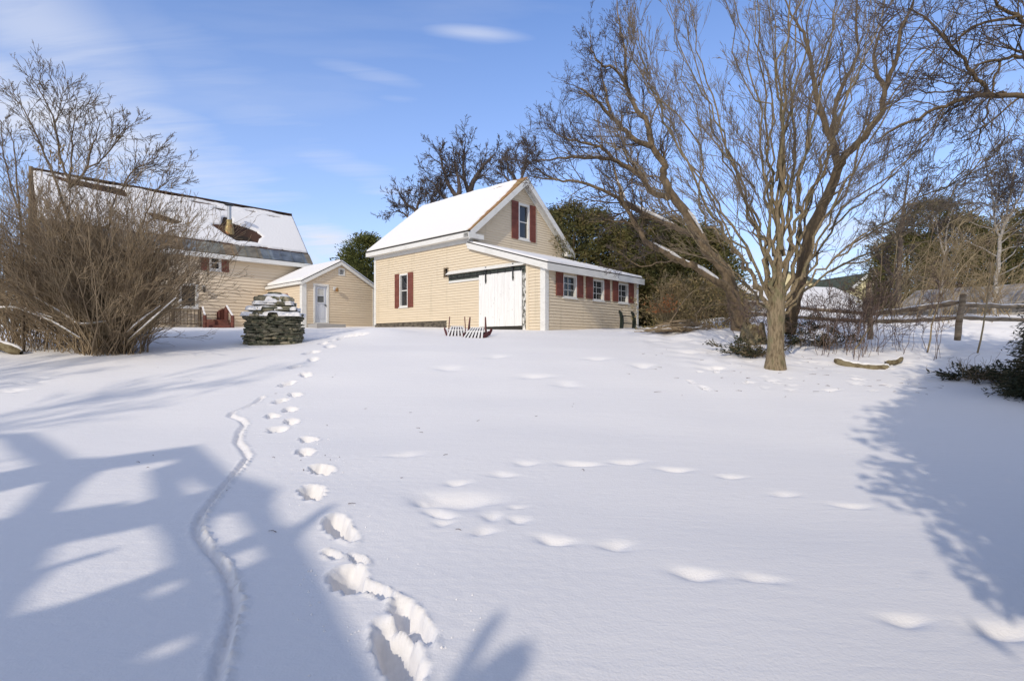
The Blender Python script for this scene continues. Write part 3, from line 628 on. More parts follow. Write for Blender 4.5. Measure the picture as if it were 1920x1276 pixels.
mt.build('metal_eave', M['eavemetal'], house)
Nn = Vector((1, 0, 0)).cross(hv).normalized(); Rm = Matrix.Translation(house.location) @ Matrix.Rotation(RZ, 4, 'Z')
def roof_uv(px, py):
    P0 = Vector((X0, -tip, e_z)); h = plane_hit(px, py, Rm @ P0, Rm.to_3x3() @ Nn); l = Rm.inverted() @ h - P0
    return (l.x, l.dot(hv.normalized()))
bare = [roof_uv(340 + .1354 * a, 360 + .1354 * b) for a, b in [(400, 445), (540, 450), (560, 400), (600, 350), (690, 370), (700, 430), (870, 480), (1050, 550), (1110, 620), (1050, 695), (880, 680), (760, 680), (620, 590), (490, 515)]]
bare2 = [roof_uv(a, b) for a, b in [(85, 327), (140, 337), (237, 357), (237, 370), (190, 358), (140, 349)]]
bare3 = [roof_uv(a, b) for a, b in [(268, 398), (300, 401), (340, 416), (330, 421), (290, 412)]]
def sdf_house(u, v):
    s = np.minimum(v - HS * .20, HS - .10 - v + .05 * np.sin(u * 2.1))
    s = np.minimum(s, poly_sd(u, v, bare)); s = np.minimum(s, poly_sd(u, v, bare2)); s = np.minimum(s, poly_sd(u, v, bare3))
    for (a, b, l_, w_) in ((6.4, .36, 1.6, .07), (9.4, .33, 1.5, .07), (10.6, .45, .7, .06), (7.6, .62, .5, .05), (4.2, .4, .9, .05)):
        s = np.minimum(s, np.maximum(np.abs(u - a) * .08, 0) + np.abs(v - (HS - b)) - w_ * .9)
    return s
roof_snow('snow_cover', hroof, (X0, -tip, e_z), (1, 0, 0), hv, X1 - X0 - .02, HS, .07, sdf_house, seed=31)
ff = MB(); ff.box(X0, X1, -tip - .08, -tip - .05, e_z - .30, e_z - .085); ff.box(X0, X1, -tip - .05, -.03, e_z - .29, e_z - .25)
ff.hexa([(X1 - .03, -tip - .05, e_z - .25), (X1, -tip - .05, e_z - .25), (X1, r_y, r_z - .28), (X1 - .03, r_y, r_z - .28), (X1 - .03, -tip - .05, e_z - .09), (X1, -tip - .05, e_z - .09), (X1, r_y, r_z - .09), (X1 - .03, r_y, r_z - .09)])
ff.build('eave_fascia', M['white'], house)
ck = MB(); ck.box(-.12, .02, -.04, -.0, 2.0, e_z - .28); ck.build('corner_board', M['white'], house)
# flue
def lathe(mb, c, prof, n=14):
    k = len(mb.v)
    for r, z in prof:
        for i in range(n): a = 2 * math.pi * i / n; mb.v.append((c[0] + r * math.cos(a), c[1] + r * math.sin(a), c[2] + z))
    for j in range(len(prof) - 1):
        for i in range(n): mb.f.append((k + j * n + i, k + j * n + (i + 1) % n, k + (j + 1) * n + (i + 1) % n, k + (j + 1) * n + i))
    mb.f.append(tuple(k + i for i in range(n))[::-1]); mb.f.append(tuple(k + (len(prof) - 1) * n + i for i in range(n)))
fu, fv = roof_uv(430, 432); fc = Vector((X0, -tip, e_z)) + Vector((fu, 0, 0)) + hv.normalized() * fv
def zpx(P, py):      # height at which a point above P shows at image row py
    w = Rm @ Vector(P); return EYE + (HY - py) / F * w.y
ztop = zpx(fc, 384); zc = zpx(fc, 416)
fl = MB(); lathe(fl, (fc.x, fc.y, 0), [(.10, fc.z - .1), (.10, ztop - .05)]); flue = fl.build('flue_pipe', M['galv'], house, smooth=False)
fl = MB(); lathe(fl, (fc.x, fc.y, 0), [(.26, fc.z - .25), (.22, fc.z + .12), (.13, zc), (.14, zc + .04), (.14, zc + .1)]); fl.build('flue_base', M['brass'], flue)
fl = MB(); lathe(fl, (fc.x, fc.y, 0), [(.06, ztop - .08), (.23, ztop - .03), (.2, ztop + .02), (.05, ztop + .08)]); fl.build('flue_cap', M['iron'], flue)
# addition
EW, ELn = 4.06, 4.2
Exo = Vector(Rm.inverted() @ Vector((-.397 * 26, 26, 0))); ex, ey = Exo.x, Exo.y
ga = Wall(house, (ex, ey, 0), (1, 0, 0), (0, -1, 0)); gs = Wall(house, (ex, ey, 0), (0, 1, 0), (-1, 0, 0))
az_e = zat(ga, 570, 526.5) ; az_r = zat(ga, 641, 489.5)
ddu = uu(ga, 587, 616, 570); ddz0, ddz1 = zat(ga, 601, 604.5), zat(ga, 601, 532.5)
vu = uu(ga, 634, 646, 510); vz0, vz1 = zat(ga, 640, 517), zat(ga, 640, 503.5)
ga.siding([(0, 2.0), (EW, 2.0), (EW, az_e - .1), (EW / 2, az_r - .1), (0, az_e - .1)], [(*ddu, ddz0 - .05, ddz1), (*vu, vz0, vz1)], .125, M['siding2'], name='addition_wall')
depth = -ey
wsd = uu(gs, 527, 540.5, 560); wz0, wz1 = zat(gs, 534, 571), zat(gs, 534, 551)
gs.siding([(0, 2.0), (depth, 2.0), (depth, az_e), (0, az_e)], [(*wsd, wz0, wz1)], .125, M['siding2'], name='addition_wall')
gs.window(*wsd, wz0, wz1, 3, 1, frame=.09, fm=M['shutter'], label='small red framed side window')
# gable vent
vb = MB(); f = .06
for b in ((vu[0], vu[1], vz0, vz0 + f), (vu[0], vu[1], vz1 - f, vz1), (vu[0], vu[0] + f, vz0 + f, vz1 - f), (vu[1] - f, vu[1], vz0 + f, vz1 - f)): ga.box(vb, *b, -.05, .04)
z = vz0 + f
while z < vz1 - f: vb.quad(ga.P(vu[0] + f, z + .04, -.04), ga.P(vu[1] - f, z + .04, -.04), ga.P(vu[1] - f, z, .01), ga.P(vu[0] + f, z, .01)); z += .05
vb.build('gable_vent', M['white'], house)
# door
dm = MB(); f = .09
for b in ((ddu[0], ddu[1], ddz1 - f, ddz1), (ddu[0], ddu[0] + f, ddz0, ddz1 - f), (ddu[1] - f, ddu[1], ddz0, ddz1 - f)): ga.box(dm, *b, -.1, .04)
ga.box(dm, ddu[0], ddu[1], ddz0 - .06, ddz0 - .001, -.1, .08); dm.build('door_frame', M['white'], house)
q0, q1 = ddu[0] + f, ddu[1] - f; dd = MB(); ga.box(dd, q0, q1, ddz0, ddz1 - f, -.09, -.05)
hh = ddz1 - ddz0; g0_, g1_ = ddz0 + hh * .50, ddz0 + hh * .90; m0, m1 = q0 + .10, q1 - .10
for b in ((m0, m1, g0_, g0_ + .05), (m0, m1, g1_ - .05, g1_), (m0, m0 + .05, g0_ + .05, g1_ - .05), (m1 - .05, m1, g0_ + .05, g1_ - .05), (m0 + .05, m1 - .05, (g0_ + g1_) / 2 - .02, (g0_ + g1_) / 2 + .02)): ga.box(dd, *b, -.0499, -.02)
for (a, b) in ((m0 + .02, m0 + .2), (m1 - .2, m1 - .02)): ga.box(dd, a, b, ddz0 + .2, ddz0 + hh * .42, -.0499, -.04)
dd.box; adoor = dd.build('door', M['doorblue'], house); adoor['label'] = 'pale half-glazed back door'
pp = MB(); ga.box(pp, m0 + .05, m1 - .05, g0_ + .05, (g0_ + g1_) / 2 - .02, -.0498, -.042); pp.build('pane', M['glass_m'], adoor)
pp = MB(); ga.box(pp, m0 + .05, m1 - .05, (g0_ + g1_) / 2 + .02, g1_ - .05, -.0498, -.042); pp.build('blind', M['blind'], adoor)
pp = MB(); ga.box(pp, q1 - .09, q1 - .04, ddz0 + hh * .44, ddz0 + hh * .47, -.05, .01); ga.box(pp, q1 - .15, q1 - .04, ddz0 + hh * .45, ddz0 + hh * .465, .0102, .025); pp.build('handle', M['iron'], adoor)
sp = MB(); ga.box(sp, ddu[0] - .3, ddu[1] + .4, 2.1, ddz0 - .09, .03, 1.0); sp.build('door_step', M['concrete'], house)
lu_, lz_ = ga.uz(627, 541); lp = MB(); ga.box(lp, lu_ - .09, lu_ + .09, lz_ - .09, lz_ + .09, .03, .06); lq = lp.build('wall_lamp', M['white'], house)
lp = MB(); lathe(lp, ga.P(lu_ + .06, lz_ - .08, .16), [(.03, -.09), (.07, -.07), (.08, .05), (.04, .12)], 10); lp.build('lamp_body', M['brass'], lq)
# addition roof
ax = Vector((EW / 2 + .12, 0, az_r - az_e)); AL = ax.length; ar = MB()
slab(ar, (ex - .12, ey - .12, az_e), (0, 1, 0), ax, depth + .1, AL, .08); slab(ar, (ex + EW + .12, ey - .12, az_e), (0, 1, 0), (-ax.x, 0, ax.z), depth + .1, AL, .08)
aroof = ar.build('addition_roof', M['edge'], house)
roof_snow('snow_cover', aroof, (ex - .08, ey - .09, az_e + .005), (0, 1, 0), ax, depth - .1, AL, .12, lambda u, v: 1 + 0 * u, step=.06, seed=41)
roof_snow('snow_cover', aroof, (ex + EW + .08, ey - .09, az_e + .005), (0, 1, 0), (-ax.x, 0, ax.z), depth - .1, AL, .12, lambda u, v: 1 + 0 * u, step=.1, seed=42)
rk = MB()
for sx in (0, 1):
    def Q2(t, y, d):
        x = -.12 + (EW / 2 + .12) * t; z = az_e + (az_r - az_e) * t - d
        return (ex + (x if sx == 0 else EW - x), y, z)
    rk.hexa([Q2(0, ey - .15, .22), Q2(1, ey - .15, .22), Q2(1, ey - .121, .22), Q2(0, ey - .121, .22), Q2(0, ey - .15, .05), Q2(1, ey - .15, .05), Q2(1, ey - .121, .05), Q2(0, ey - .121, .05)])
    rk.hexa([Q2(0, ey - .12, .16), Q2(1, ey - .12, .16), Q2(1, ey - .03, .16), Q2(0, ey - .03, .16), Q2(0, ey - .12, .09), Q2(1, ey - .12, .09), Q2(1, ey - .03, .09), Q2(0, ey - .03, .09)])
rk.box(ex - .15, ex - .121, ey - .12, ey + depth - .1, az_e - .17, az_e - .03)
rk.build('rake_board', M['white'], house)
for (x0, x1, y0, y1) in ((ex - .04, ex, ey, ey + .2), (ex - .04, ex + .19, ey - .04, ey), (ex + EW - .12, ex + EW + .04, ey - .04, ey), ):
    k = MB(); k.box(x0, x1, y0, y1, 2.0, az_e - .12); k.build('corner_board', M['white'], house)
hb = MB(); hb.box(ex + EW - .02, ex + EW, ey, -.05, 2.0, az_e - .05); hb.build('addition_wall', M['siding2'], house)

# ------------------------------------------------------------------ vegetation kit
class Tubes:
    def __init__(s, lim=None): s.b = {}; s.lim = lim; s.tw = Tubes() if lim else None
    def add(s, pts, rad, sides=3):
        if s.tw is not None and max(rad) < s.lim: s.tw.add(pts, rad, sides); return
        s.b.setdefault((len(pts), sides), ([], []))[0].append(pts); s.b[(len(pts), sides)][1].append(rad)
    def build(s, name, m, parent=None):
        VV = []; QQ = []; off = 0
        for (n, k), (P, Rd) in s.b.items():
            P = np.array(P, np.float64); Rd = np.array(Rd, np.float64); B = len(P)
            T = np.empty_like(P); T[:, 1:-1] = P[:, 2:] - P[:, :-2]; T[:, 0] = P[:, 1] - P[:, 0]; T[:, -1] = P[:, -1] - P[:, -2]
            T /= np.linalg.norm(T, axis=2, keepdims=True) + 1e-9
            ref = np.where(np.abs(T[:, :1, 2:3]) > .9, np.array([[[1., 0, 0]]]), np.array([[[0, 0, 1.]]])) * np.ones_like(T)
            U = np.cross(T, ref); U /= np.linalg.norm(U, axis=2, keepdims=True) + 1e-9; Vv = np.cross(T, U)
            a = np.arange(k) * 2 * np.pi / k
            ring = P[:, :, None, :] + Rd[:, :, None, None] * (np.cos(a)[None, None, :, None] * U[:, :, None, :] + np.sin(a)[None, None, :, None] * Vv[:, :, None, :])
            VV.append(ring.reshape(-1, 3))
            bi, ji, ii = np.meshgrid(np.arange(B), np.arange(n - 1), np.arange(k), indexing='ij')
            q = off + bi * n * k + ji * k + ii; q2 = off + bi * n * k + ji * k + (ii + 1) % k
            QQ.append(np.stack([q, q2, q2 + k, q + k], -1).reshape(-1, 4)); off += B * n * k
        return np_mesh(name, np.concatenate(VV), np.concatenate(QQ), m, parent, True)
def rvec(rng): return Vector((rng.gauss(0, 1), rng.gauss(0, 1), rng.gauss(0, 1)))
def branch(T, p, d, L, r, lvl, rng, sp):
    """recursive twigs. sp: dict of lists per level: n points, kids, ratio, wob, angle, up"""
    n = sp['n'][lvl]; st = L / (n - 1); pts = [tuple(p)]; dirs = []; q = p.copy(); d = d.normalized()
    for i in range(n - 1):
        d = (d + rvec(rng) * sp['wob'] + Vector((0, 0, sp['up']))).normalized(); q = q + d * st; pts.append(tuple(q)); dirs.append(d)
    rm = sp['rmin']; re = max(rm * .8, r * .35); rad = [max(rm * .8, r + (re - r) * i / (n - 1)) for i in range(n)]
    T.add(pts, rad, 5 if r > .03 else 3)
    if lvl + 1 >= len(sp['n']): return
    K = sp['kids'][lvl]; K = int(K * rng.uniform(.75, 1.25) + .5)
    for j in range(K):
        t = rng.uniform(.15, 1) if j else 1.0; s_ = t * (n - 1); i = min(int(s_), n - 2); f = s_ - i
        a = Vector(pts[i]).lerp(Vector(pts[i + 1]), f); dd = dirs[i]
        pr = rvec(rng); pr = (pr - dd * pr.dot(dd)).normalized(); an = sp['ang'] * rng.uniform(.6, 1.3)
        nd = dd * math.cos(an) + pr * math.sin(an)
        branch(T, a, nd, L * sp['ratio'] * rng.uniform(.6, 1.2) * (1.15 - .55 * t), max(rm, rad[i] * .6), lvl + 1, rng, sp)
def catmull(P, k=4):
    P = [Vector(p) for p in P]; P = [P[0] * 2 - P[1]] + P + [P[-1] * 2 - P[-2]]; out = []
    for i in range(1, len(P) - 2):
        for j in range(k):
            t = j / k; a, b, c, d = P[i - 1:i + 3]
            out.append(.5 * ((2 * b) + (c - a) * t + (2 * a - 5 * b + 4 * c - d) * t * t + (3 * b - a - 3 * c + d) * t ** 3))
    out.append(P[-2]); return out
def limb(T, pts, r0, r1, rng, sp, nk, t0=.15, kl=1.6, lvl=0, bias=None, sides=8, wob=.02, kr=.45, pw=1.0):
    C = catmull(pts, 4); n = len(C)
    C = [c + rvec(rng) * wob * (0 if i in (0,) else 1) for i, c in enumerate(C)]
    rad = [r0 + (r1 - r0) * (i / (n - 1)) ** pw for i in range(n)]
    T.add([tuple(c) for c in C], rad, sides)
    for j in range(nk):
        t = t0 + (1 - t0) * (j + rng.random()) / nk; s_ = t * (n - 1); i = min(int(s_), n - 2)
        a = C[i].lerp(C[i + 1], s_ - i); dd = (C[i + 1] - C[i]).normalized()
        pr = rvec(rng)
        if bias is not None: pr = pr + bias * 1.0
        pr = (pr - dd * pr.dot(dd)).normalized(); an = sp['ang'] * rng.uniform(.7, 1.3)
        nd = dd * math.cos(an) + pr * math.sin(an)
        branch(T, a, nd, kl * rng.uniform(.5, 1.25) * (1.1 - .45 * t), max(sp['rmin'], min(.03, rad[i] * kr)), lvl, rng, sp)
    return C, rad
def leaf_mesh(name, P, D, L, Wd, m, parent=None, seed=0):
    """small pointed leaf/needle-spray faces at P (n,3) pointing D (n,3)"""
    r = np.random.RandomState(seed); n = len(P); D = D / (np.linalg.norm(D, axis=1, keepdims=True) + 1e-9)
    A = np.cross(D, r.randn(n, 3)); A /= np.linalg.norm(A, axis=1, keepdims=True) + 1e-9
    L = (L * (.6 + .8 * r.rand(n)))[:, None]; Wd = (Wd * (.6 + .8 * r.rand(n)))[:, None]
    V = np.stack([P, P + D * L * .45 + A * Wd, P + D * L, P + D * L * .5 - A * Wd], 1).reshape(-1, 3)
    Q = np.arange(n * 4).reshape(-1, 4); return np_mesh(name, V, Q, m, parent, False)
def conifer_pts(H, Rb, n_cl, per, rs, seed, shape='cone', droop=0.0, base=.04, spread=.2):
    r = np.random.RandomState(seed); P = []; D = []
    lob = [(r.rand() * 6.28, r.randint(2, 5), r.rand() * 6.28) for _ in range(3)]
    for c in range(n_cl):
        t = base + (1 - base) * (1 - math.sqrt(r.rand())) if shape == 'cone' else base + (1 - base) * r.rand()
        a = r.rand() * 6.28
        R_ = Rb * ((1 - t) ** .85) if shape == 'cone' else Rb * (1 - max(0, (t - .35) / .65) ** 1.7) ** .6 * (.72 + .28 * min(1, t / .2))
        R_ *= 1 + .16 * sum(math.sin(k * a + ph + 3 * t) for _, k, ph in lob)
        rr = R_ * (.45 + .6 * math.sqrt(r.rand())) * (1 + .12 * r.randn()); rr = max(rr, .05)
        cx, cy, cz = rr * math.cos(a), rr * math.sin(a), t * H + r.randn() * .1
        k = per; p = r.randn(k, 3) * np.array([spread, spread, spread * .75]) * rs + np.array([cx, cy, cz])
        d = np.array([[math.cos(a), math.sin(a), .35 - droop]]) + r.randn(k, 3) * .55; P.append(p); D.append(d)
    P = np.concatenate(P); P[:, 2] = np.maximum(P[:, 2], .05); return P, np.concatenate(D)
def cedar(name, loc, H, Rb, seed, m, label, cat, group, n_cl=330, per=38, shape='column', L=.15, Wd=.035, rs=1.3, droop=0, base=.02, trunk=True, spread=.2):
    o = empty(name, loc, 0); tag(o, label, cat, group); r = random.Random(seed)
    if trunk:
        T = Tubes(); T.add([(0, 0, -.2), (0, 0, H * .4), (.05, 0, H * .93)], [.16, .11, .02], 7)
        for i in range(26):
            z = H * r.uniform(.05, .9); a = r.uniform(0, 6.28); l = Rb * .8 * (1 - z / H) + .25
            T.add([(0, 0, z), (l * .5 * math.cos(a), l * .5 * math.sin(a), z + l * .15), (l * math.cos(a), l * math.sin(a), z + l * .25)], [.03, .018, .006], 3)
        T.build('trunk', M['barkdark'], o)
    P, D = conifer_pts(H, Rb, n_cl, per, rs, seed, shape, droop, base, spread); leaf_mesh('crown', P, D, L, Wd, m, o, seed)
    return o
def copy_tree(o, parent=None):
    c = o.copy(); COL.objects.link(c); c.parent = parent
    for ch in list(o.children): copy_tree(ch, c)
    return c

# ------------------------------------------------------------------ stone fireplace
def stone_fireplace():
    c = at(514, 640, 16.4); zb = gz(c.x, c.y - .6) - .08
    o = empty('stone_fireplace', (c.x, c.y, zb), R(14)); tag(o, 'stacked grey stone outdoor fireplace capped with snow', 'fireplace')
    r = random.Random(8); mb = MB(); sn = MB()
    def stone(x, y, z, lx, ly, h, rot=0.0):
        n = 7; pts = []; cr_, sr_ = math.cos(rot), math.sin(rot)
        for i in range(n):
            a = 2 * math.pi * (i + r.uniform(-.3, .3)) / n; ca, sa = math.cos(a), math.sin(a); q = 1 / max(abs(ca), abs(sa)) ** .75
            u = lx / 2 * ca * q * r.uniform(.86, 1.1); v = ly / 2 * sa * q * r.uniform(.86, 1.1); pts.append((x + u * cr_ - v * sr_, y + u * sr_ + v * cr_))
        k = len(mb.v); t = r.uniform(-.10, .10)
        for s_, zz in ((.88, 0), (1, h * .3), (1.0, h * .7), (.86, h)):
            for (a, b) in pts: mb.v.append((x + (a - x) * s_, y + (b - y) * s_, z + zz + t * (a - x)))
        for j in range(3):
            for i in range(n): mb.f.append((k + j * n + i, k + j * n + (i + 1) % n, k + (j + 1) * n + (i + 1) % n, k + (j + 1) * n + i))
        mb.f.append(tuple(k + 3 * n + i for i in range(n)))
    def course(hw, hd, z, h):
        pts = []
        for i in range(240): a = 2 * math.pi * i / 240; ca, sa = math.cos(a), math.sin(a); q = (abs(ca / hw) ** 5 + abs(sa / hd) ** 5) ** -.2; pts.append(Vector((q * ca, q * sa)))
        i = r.randrange(20); end = i + 240
        while i < end:
            l = r.uniform(.14, .50); j = i; d = 0
            while d < l and j < end: d += (pts[(j + 1) % 240] - pts[j % 240]).length; j += 1
            A, B = pts[i % 240], pts[j % 240]; m_ = (A + B) / 2; t = B - A; nrm_ = Vector((t.y, -t.x)).normalized(); c_ = m_ - nrm_ * (.11 + r.uniform(-.045, .06))
            stone(c_.x, c_.y, z + r.uniform(-.01, .012), t.length * 1.12, .30, h * r.uniform(.8, 1.1), math.atan2(t.y, t.x)); i = j
    z = 0
    while z < 1.02:
        h = r.uniform(.04, .085); w = .80 + .03 * math.sin(z * 7) - .05 * (z < .2); course(w + r.uniform(-.03, .03), .60 + r.uniform(-.03, .03), z, h); z += h * .93
    mb.box(-.62, .62, -.44, .44, 0, 1.0); z1 = z
    while z < z1 + .13: h = r.uniform(.05, .08); course(.70 - (z - z1) * .7, .50, z, h); z += h * .93
    zm = z
    while z < zm + .12: h = r.uniform(.05, .08); course(.56, .38, z, h); z += h * .93
    mb.box(-.4, .4, -.24, .24, 1.0, z - .02); z2 = z
    for i in range(9): stone(r.uniform(-.36, .36), r.uniform(-.2, .25), z + r.uniform(0, .04), r.uniform(.35, .55), r.uniform(.3, .45), r.uniform(.10, .17), r.uniform(-.3, .3))
    for x_ in (-.33, .04, .38): stone(x_, -.22, z - .01, .42, .32, .16)
    stone(0.02, -.05, z2 + .24, .42, .34, .06); mb.build('stonework', M['slate'], o)
    def cap(hw, hd, z, th, seed, hole=None):
        nx, ny = 56, 36; A = sines(seed, 10, 5, 16); x, y = np.meshgrid(np.linspace(-hw, hw, nx), np.linspace(-hd, hd, ny))
        e = np.minimum(hw - np.abs(x), hd - np.abs(y)) - .05 + .05 * snoise(x, y, A)
        H = np.where(e > 0, th * np.sqrt(np.clip(e / .14, 0, 1)) * (1 + .18 * snoise(x, y, A)), -.09)
        V = np.stack([x.ravel(), y.ravel(), (z + H).ravel()], 1); grid_mesh('snow_cap', V, nx, ny, M['roofsnow'], o)
    cap(.86, .66, z1 - .015, .055, 3); cap(.72, .52, zm - .015, .05, 4); cap(.6, .44, z2 - .02, .05, 5)
    # round heap of snow on the top stones
    nx, ny = 40, 30; A = sines(7, 10, 5, 18); x, y = np.meshgrid(np.linspace(-.6, .6, nx), np.linspace(-.42, .42, ny))
    q = 1 - (x / .58) ** 2 - (y / .40) ** 2; H = np.where(q > 0, .26 * np.sqrt(np.clip(q, 0, 1)) ** 1.15 + .018 * snoise(x, y, A), -.05)
    grid_mesh('snow_cap', np.stack([x.ravel(), y.ravel(), (z2 + .015 + H).ravel()], 1), nx, ny, M['roofsnow'], o)
stone_fireplace()

# ------------------------------------------------------------------ overturned adirondack chairs
def adirondack(loc, rz, label, lean, s=1.0):
    o = empty('adirondack_chair', loc, rz); tag(o, label, 'chair', 'overturned chairs in the snow')
    o.scale = (s, s, s)
    # local: x across, -y towards the viewer. The chair has tipped forward, back slats uppermost, legs in the air behind.
    sl = MB(); cb_ = MB(); n = 6
    for i in range(n):
        q = (i - (n - 1) / 2) / (n - 1)
        P0_ = Vector((q * .66, -.40, -.02)); P1_ = Vector((q * .50, -.08, .24)); P2_ = Vector((q * .40, .17, .37))
        sl.bar(P0_, P1_, .066, .022); sl.bar(P1_, P2_, .052, .022)
    sl.build('back_slats', M['chairwhite'], o)
    us = MB(); us.hexa([(-.34, -.38, -.08), (.34, -.38, -.08), (.34, .1, .0), (-.34, .1, .0), (-.33, -.38, -.05), (.33, -.38, -.05), (.21, .16, .335), (-.21, .16, .335)]); us.build('seat_shade_board', M['chairshade'], o)  # dark board put under the slats, its colour stands in for shade between them
    cb_.bar((-.36, -.10, .215), (.36, -.10, .215), .07, .03); cb_.bar((-.28, .18, .36), (.28, .18, .36), .07, .03); cb_.build('cross_bar', M['chairwhite'], o)
    for sx in (-1, 1):
        k = MB(); k.hexa([(sx * .34 - .018, -.04, 0), (sx * .34 + .018, -.04, 0), (sx * .34 + .018, .20, 0), (sx * .34 - .018, .20, 0), (sx * .29 - .018, .14, .74), (sx * .29 + .018, .14, .74), (sx * .29 + .018, .19, .74), (sx * .29 - .018, .19, .74)])
        k.build('leg', M['chairred'], o)
        k = MB(); k.bar((sx * .38, -.30, .02), (sx * .44, .12, .16), .035, .15); k.bar((sx * .44, .12, .10), (sx * .50, .26, .30), .03, .10); k.build('arm', M['chairred'], o)
for (px, py, D, rz, lab, s) in [(857, 622, 17.6, R(4), 'left overturned white slatted chair with dark red legs in the snow', .86), (893, 628, 17.0, R(-14), 'right overturned white slatted chair with dark red legs nearer the barn door', .9)]:
    p = at(px, py, D); adirondack((p.x, p.y, gz(p.x, p.y) - .02), rz, lab, 0, s)

# ------------------------------------------------------------------ bare bench frame by the lean-to
def bench():
    P = Wall(barn, (0, -.5, 0), (1, 0, 0), (0, -1, 0)); u0 = P.uz(1164, 600)[0]; u1 = P.uz(1187, 600)[0]
    w = P.Mx @ P.P(u0, 0, 0); o = empty('bench_frame', (w.x, w.y, gz(w.x, w.y) - .03), RZ); tag(o, 'dark green metal bench frame without slats beside the lean-to wall', 'bench')
    L = u1 - u0
    for x in (0, L):
        k = MB(); pr = [(-.10, 0), (-.14, .25), (-.12, .5), (-.04, .72), (.06, .80), (.10, .76), (.05, .62), (.02, .45), (.03, .2), (.05, 0)]
        a = [(x - .03, y_, z_) for y_, z_ in pr]; b = [(x + .03, y_, z_) for y_, z_ in pr]; k.poly(a); k.poly(b[::-1])
        for i in range(len(pr)): j = (i + 1) % len(pr); k.quad(a[i], a[j], b[j], b[i])
        k.build('side_frame', M['benchgreen'], o)
    for z_ in (.26, .56): k = MB(); k.bar((.031, -.05, z_), (L - .031, -.05, z_), .04, .04); k.build('cross_bar', M['benchgreen'], o)
    T = Tubes(); T.add([(L, 0, .2), (L + .35, -.05, .2), (L + .75, -.12, .12), (L + .95, -.2, -.05)], [.015] * 4, 6); T.build('curved_rod', M['benchgreen'], o)
bench()

# ------------------------------------------------------------------ deck railings by the house
def rail_run(o, A, B, h, n, m, name='panel', post=True, solid=False):
    A = Vector(A); B = Vector(B)
    k = MB(); k.bar(A + Vector((0, 0, h)), B + Vector((0, 0, h)), .09, .05); k.bar(A + Vector((0, 0, .12)), B + Vector((0, 0, .12)), .05, .05)
    for i in range(1, n):
        p = A.lerp(B, i / n); k.bar(p + Vector((0, 0, .05)), p + Vector((0, 0, h - .03)), .035 if not solid else (B - A).length / n * .8, .03, up=(B - A))
    k.build(name, m, o)
def post_(o, P_, h, m, w=.10): k = MB(); x, y, z = P_; k.box(x - w / 2, x + w / 2, y - w / 2, y + w / 2, z - .2, z + h); k.build('post', m, o)
def snowstrip(o, A, B, w=.07, t=.035):
    A = Vector(A); B = Vector(B); k = MB(); nn = max(3, int((B - A).length / .25))
    for i in range(nn): k.bar(A.lerp(B, i / nn), A.lerp(B, (i + 1) / nn - .0005), w, t * (1 + .3 * math.sin(i * 2.1)))
    k.build('snow', M['roofsnow'], o)
def deck():
    g = 2.36
    o = empty('deck_railing', at(330, 600, 25.5)); tag(o, 'dark wooden deck railing with snowy top rail behind the left shrub', 'railing'); base = o.location
    def L(px, py, D): return at(px, py, D) - base
    a = L(268, 600, 24.8); b = L(378, 602, 26.2); a.z = b.z = g - base.z
    rail_run(o, a, b, .82, 16, M['darkwood']); snowstrip(o, a + Vector((0, 0, .865)), b + Vector((0, 0, .865)))
    for t in (0, .5, .97): post_(o, a.lerp(b, t), .95, M['darkwood'])
    c = L(384, 602, 25.3); c.z = g - base.z - .05
    post_(o, c, .55, M['redwood'], .12)
    k = MB(); k.bar(b + Vector((.05, 0, .92)), c + Vector((0, 0, .52)), .10, .05); k.build('handrail', M['redwood'], o); snowstrip(o, b + Vector((.05, 0, .965)), c + Vector((0, 0, .565)), .08, .03)
    o = empty('stair_railing', at(412, 600, 26)); tag(o, 'red stained wooden stair railing with sloping snowy handrail by the house wall', 'railing'); base = o.location
    P_ = [(389, 27.6, .62), (402, 27.2, .68), (413, 26.9, .84), (425, 26.5, .98)]; pts = []
    for px, D, h in P_: v = at(px, 598, D) - base; v.z = g - base.z; pts.append((v, h)); post_(o, v, h, M['redwood'], .13)
    for (v0, h0), (v1, h1) in zip(pts[:-1], pts[1:]):
        k = MB(); n = 4
        for i in range(n): q = v0.lerp(v1, (i + .5) / n); k.bar(q, q + Vector((0, 0, h0 - .06 + (h1 - h0) * (i + .5) / n)), (v1 - v0).length / n * .86, .03, up=(v1 - v0))
        k.bar(v0 + Vector((0, 0, h0 - .02)), v1 + Vector((0, 0, h1 - .06)), .08, .05); k.build('panel', M['redwood'], o)
    v = at(436, 602, 25.6) - base; v.z = g - base.z - .05; post_(o, v, .55, M['redwood'], .12)
    k = MB(); k.bar(pts[-1][0] + Vector((0, 0, 1.0)), v + Vector((0, 0, .5)), .10, .05); k.build('handrail', M['redwood'], o); snowstrip(o, pts[-1][0] + Vector((0, 0, 1.045)), v + Vector((0, 0, .545)), .08, .03)
    for i in range(3): k = MB(); q = pts[-1][0].lerp(v, .3 + .28 * i); k.box(q.x - 1.1, q.x + .0, q.y - .15, q.y + .15, q.z - .1, q.z + .34 - .13 * i); k.build('stair_tread', M['redwood'], o)
deck()

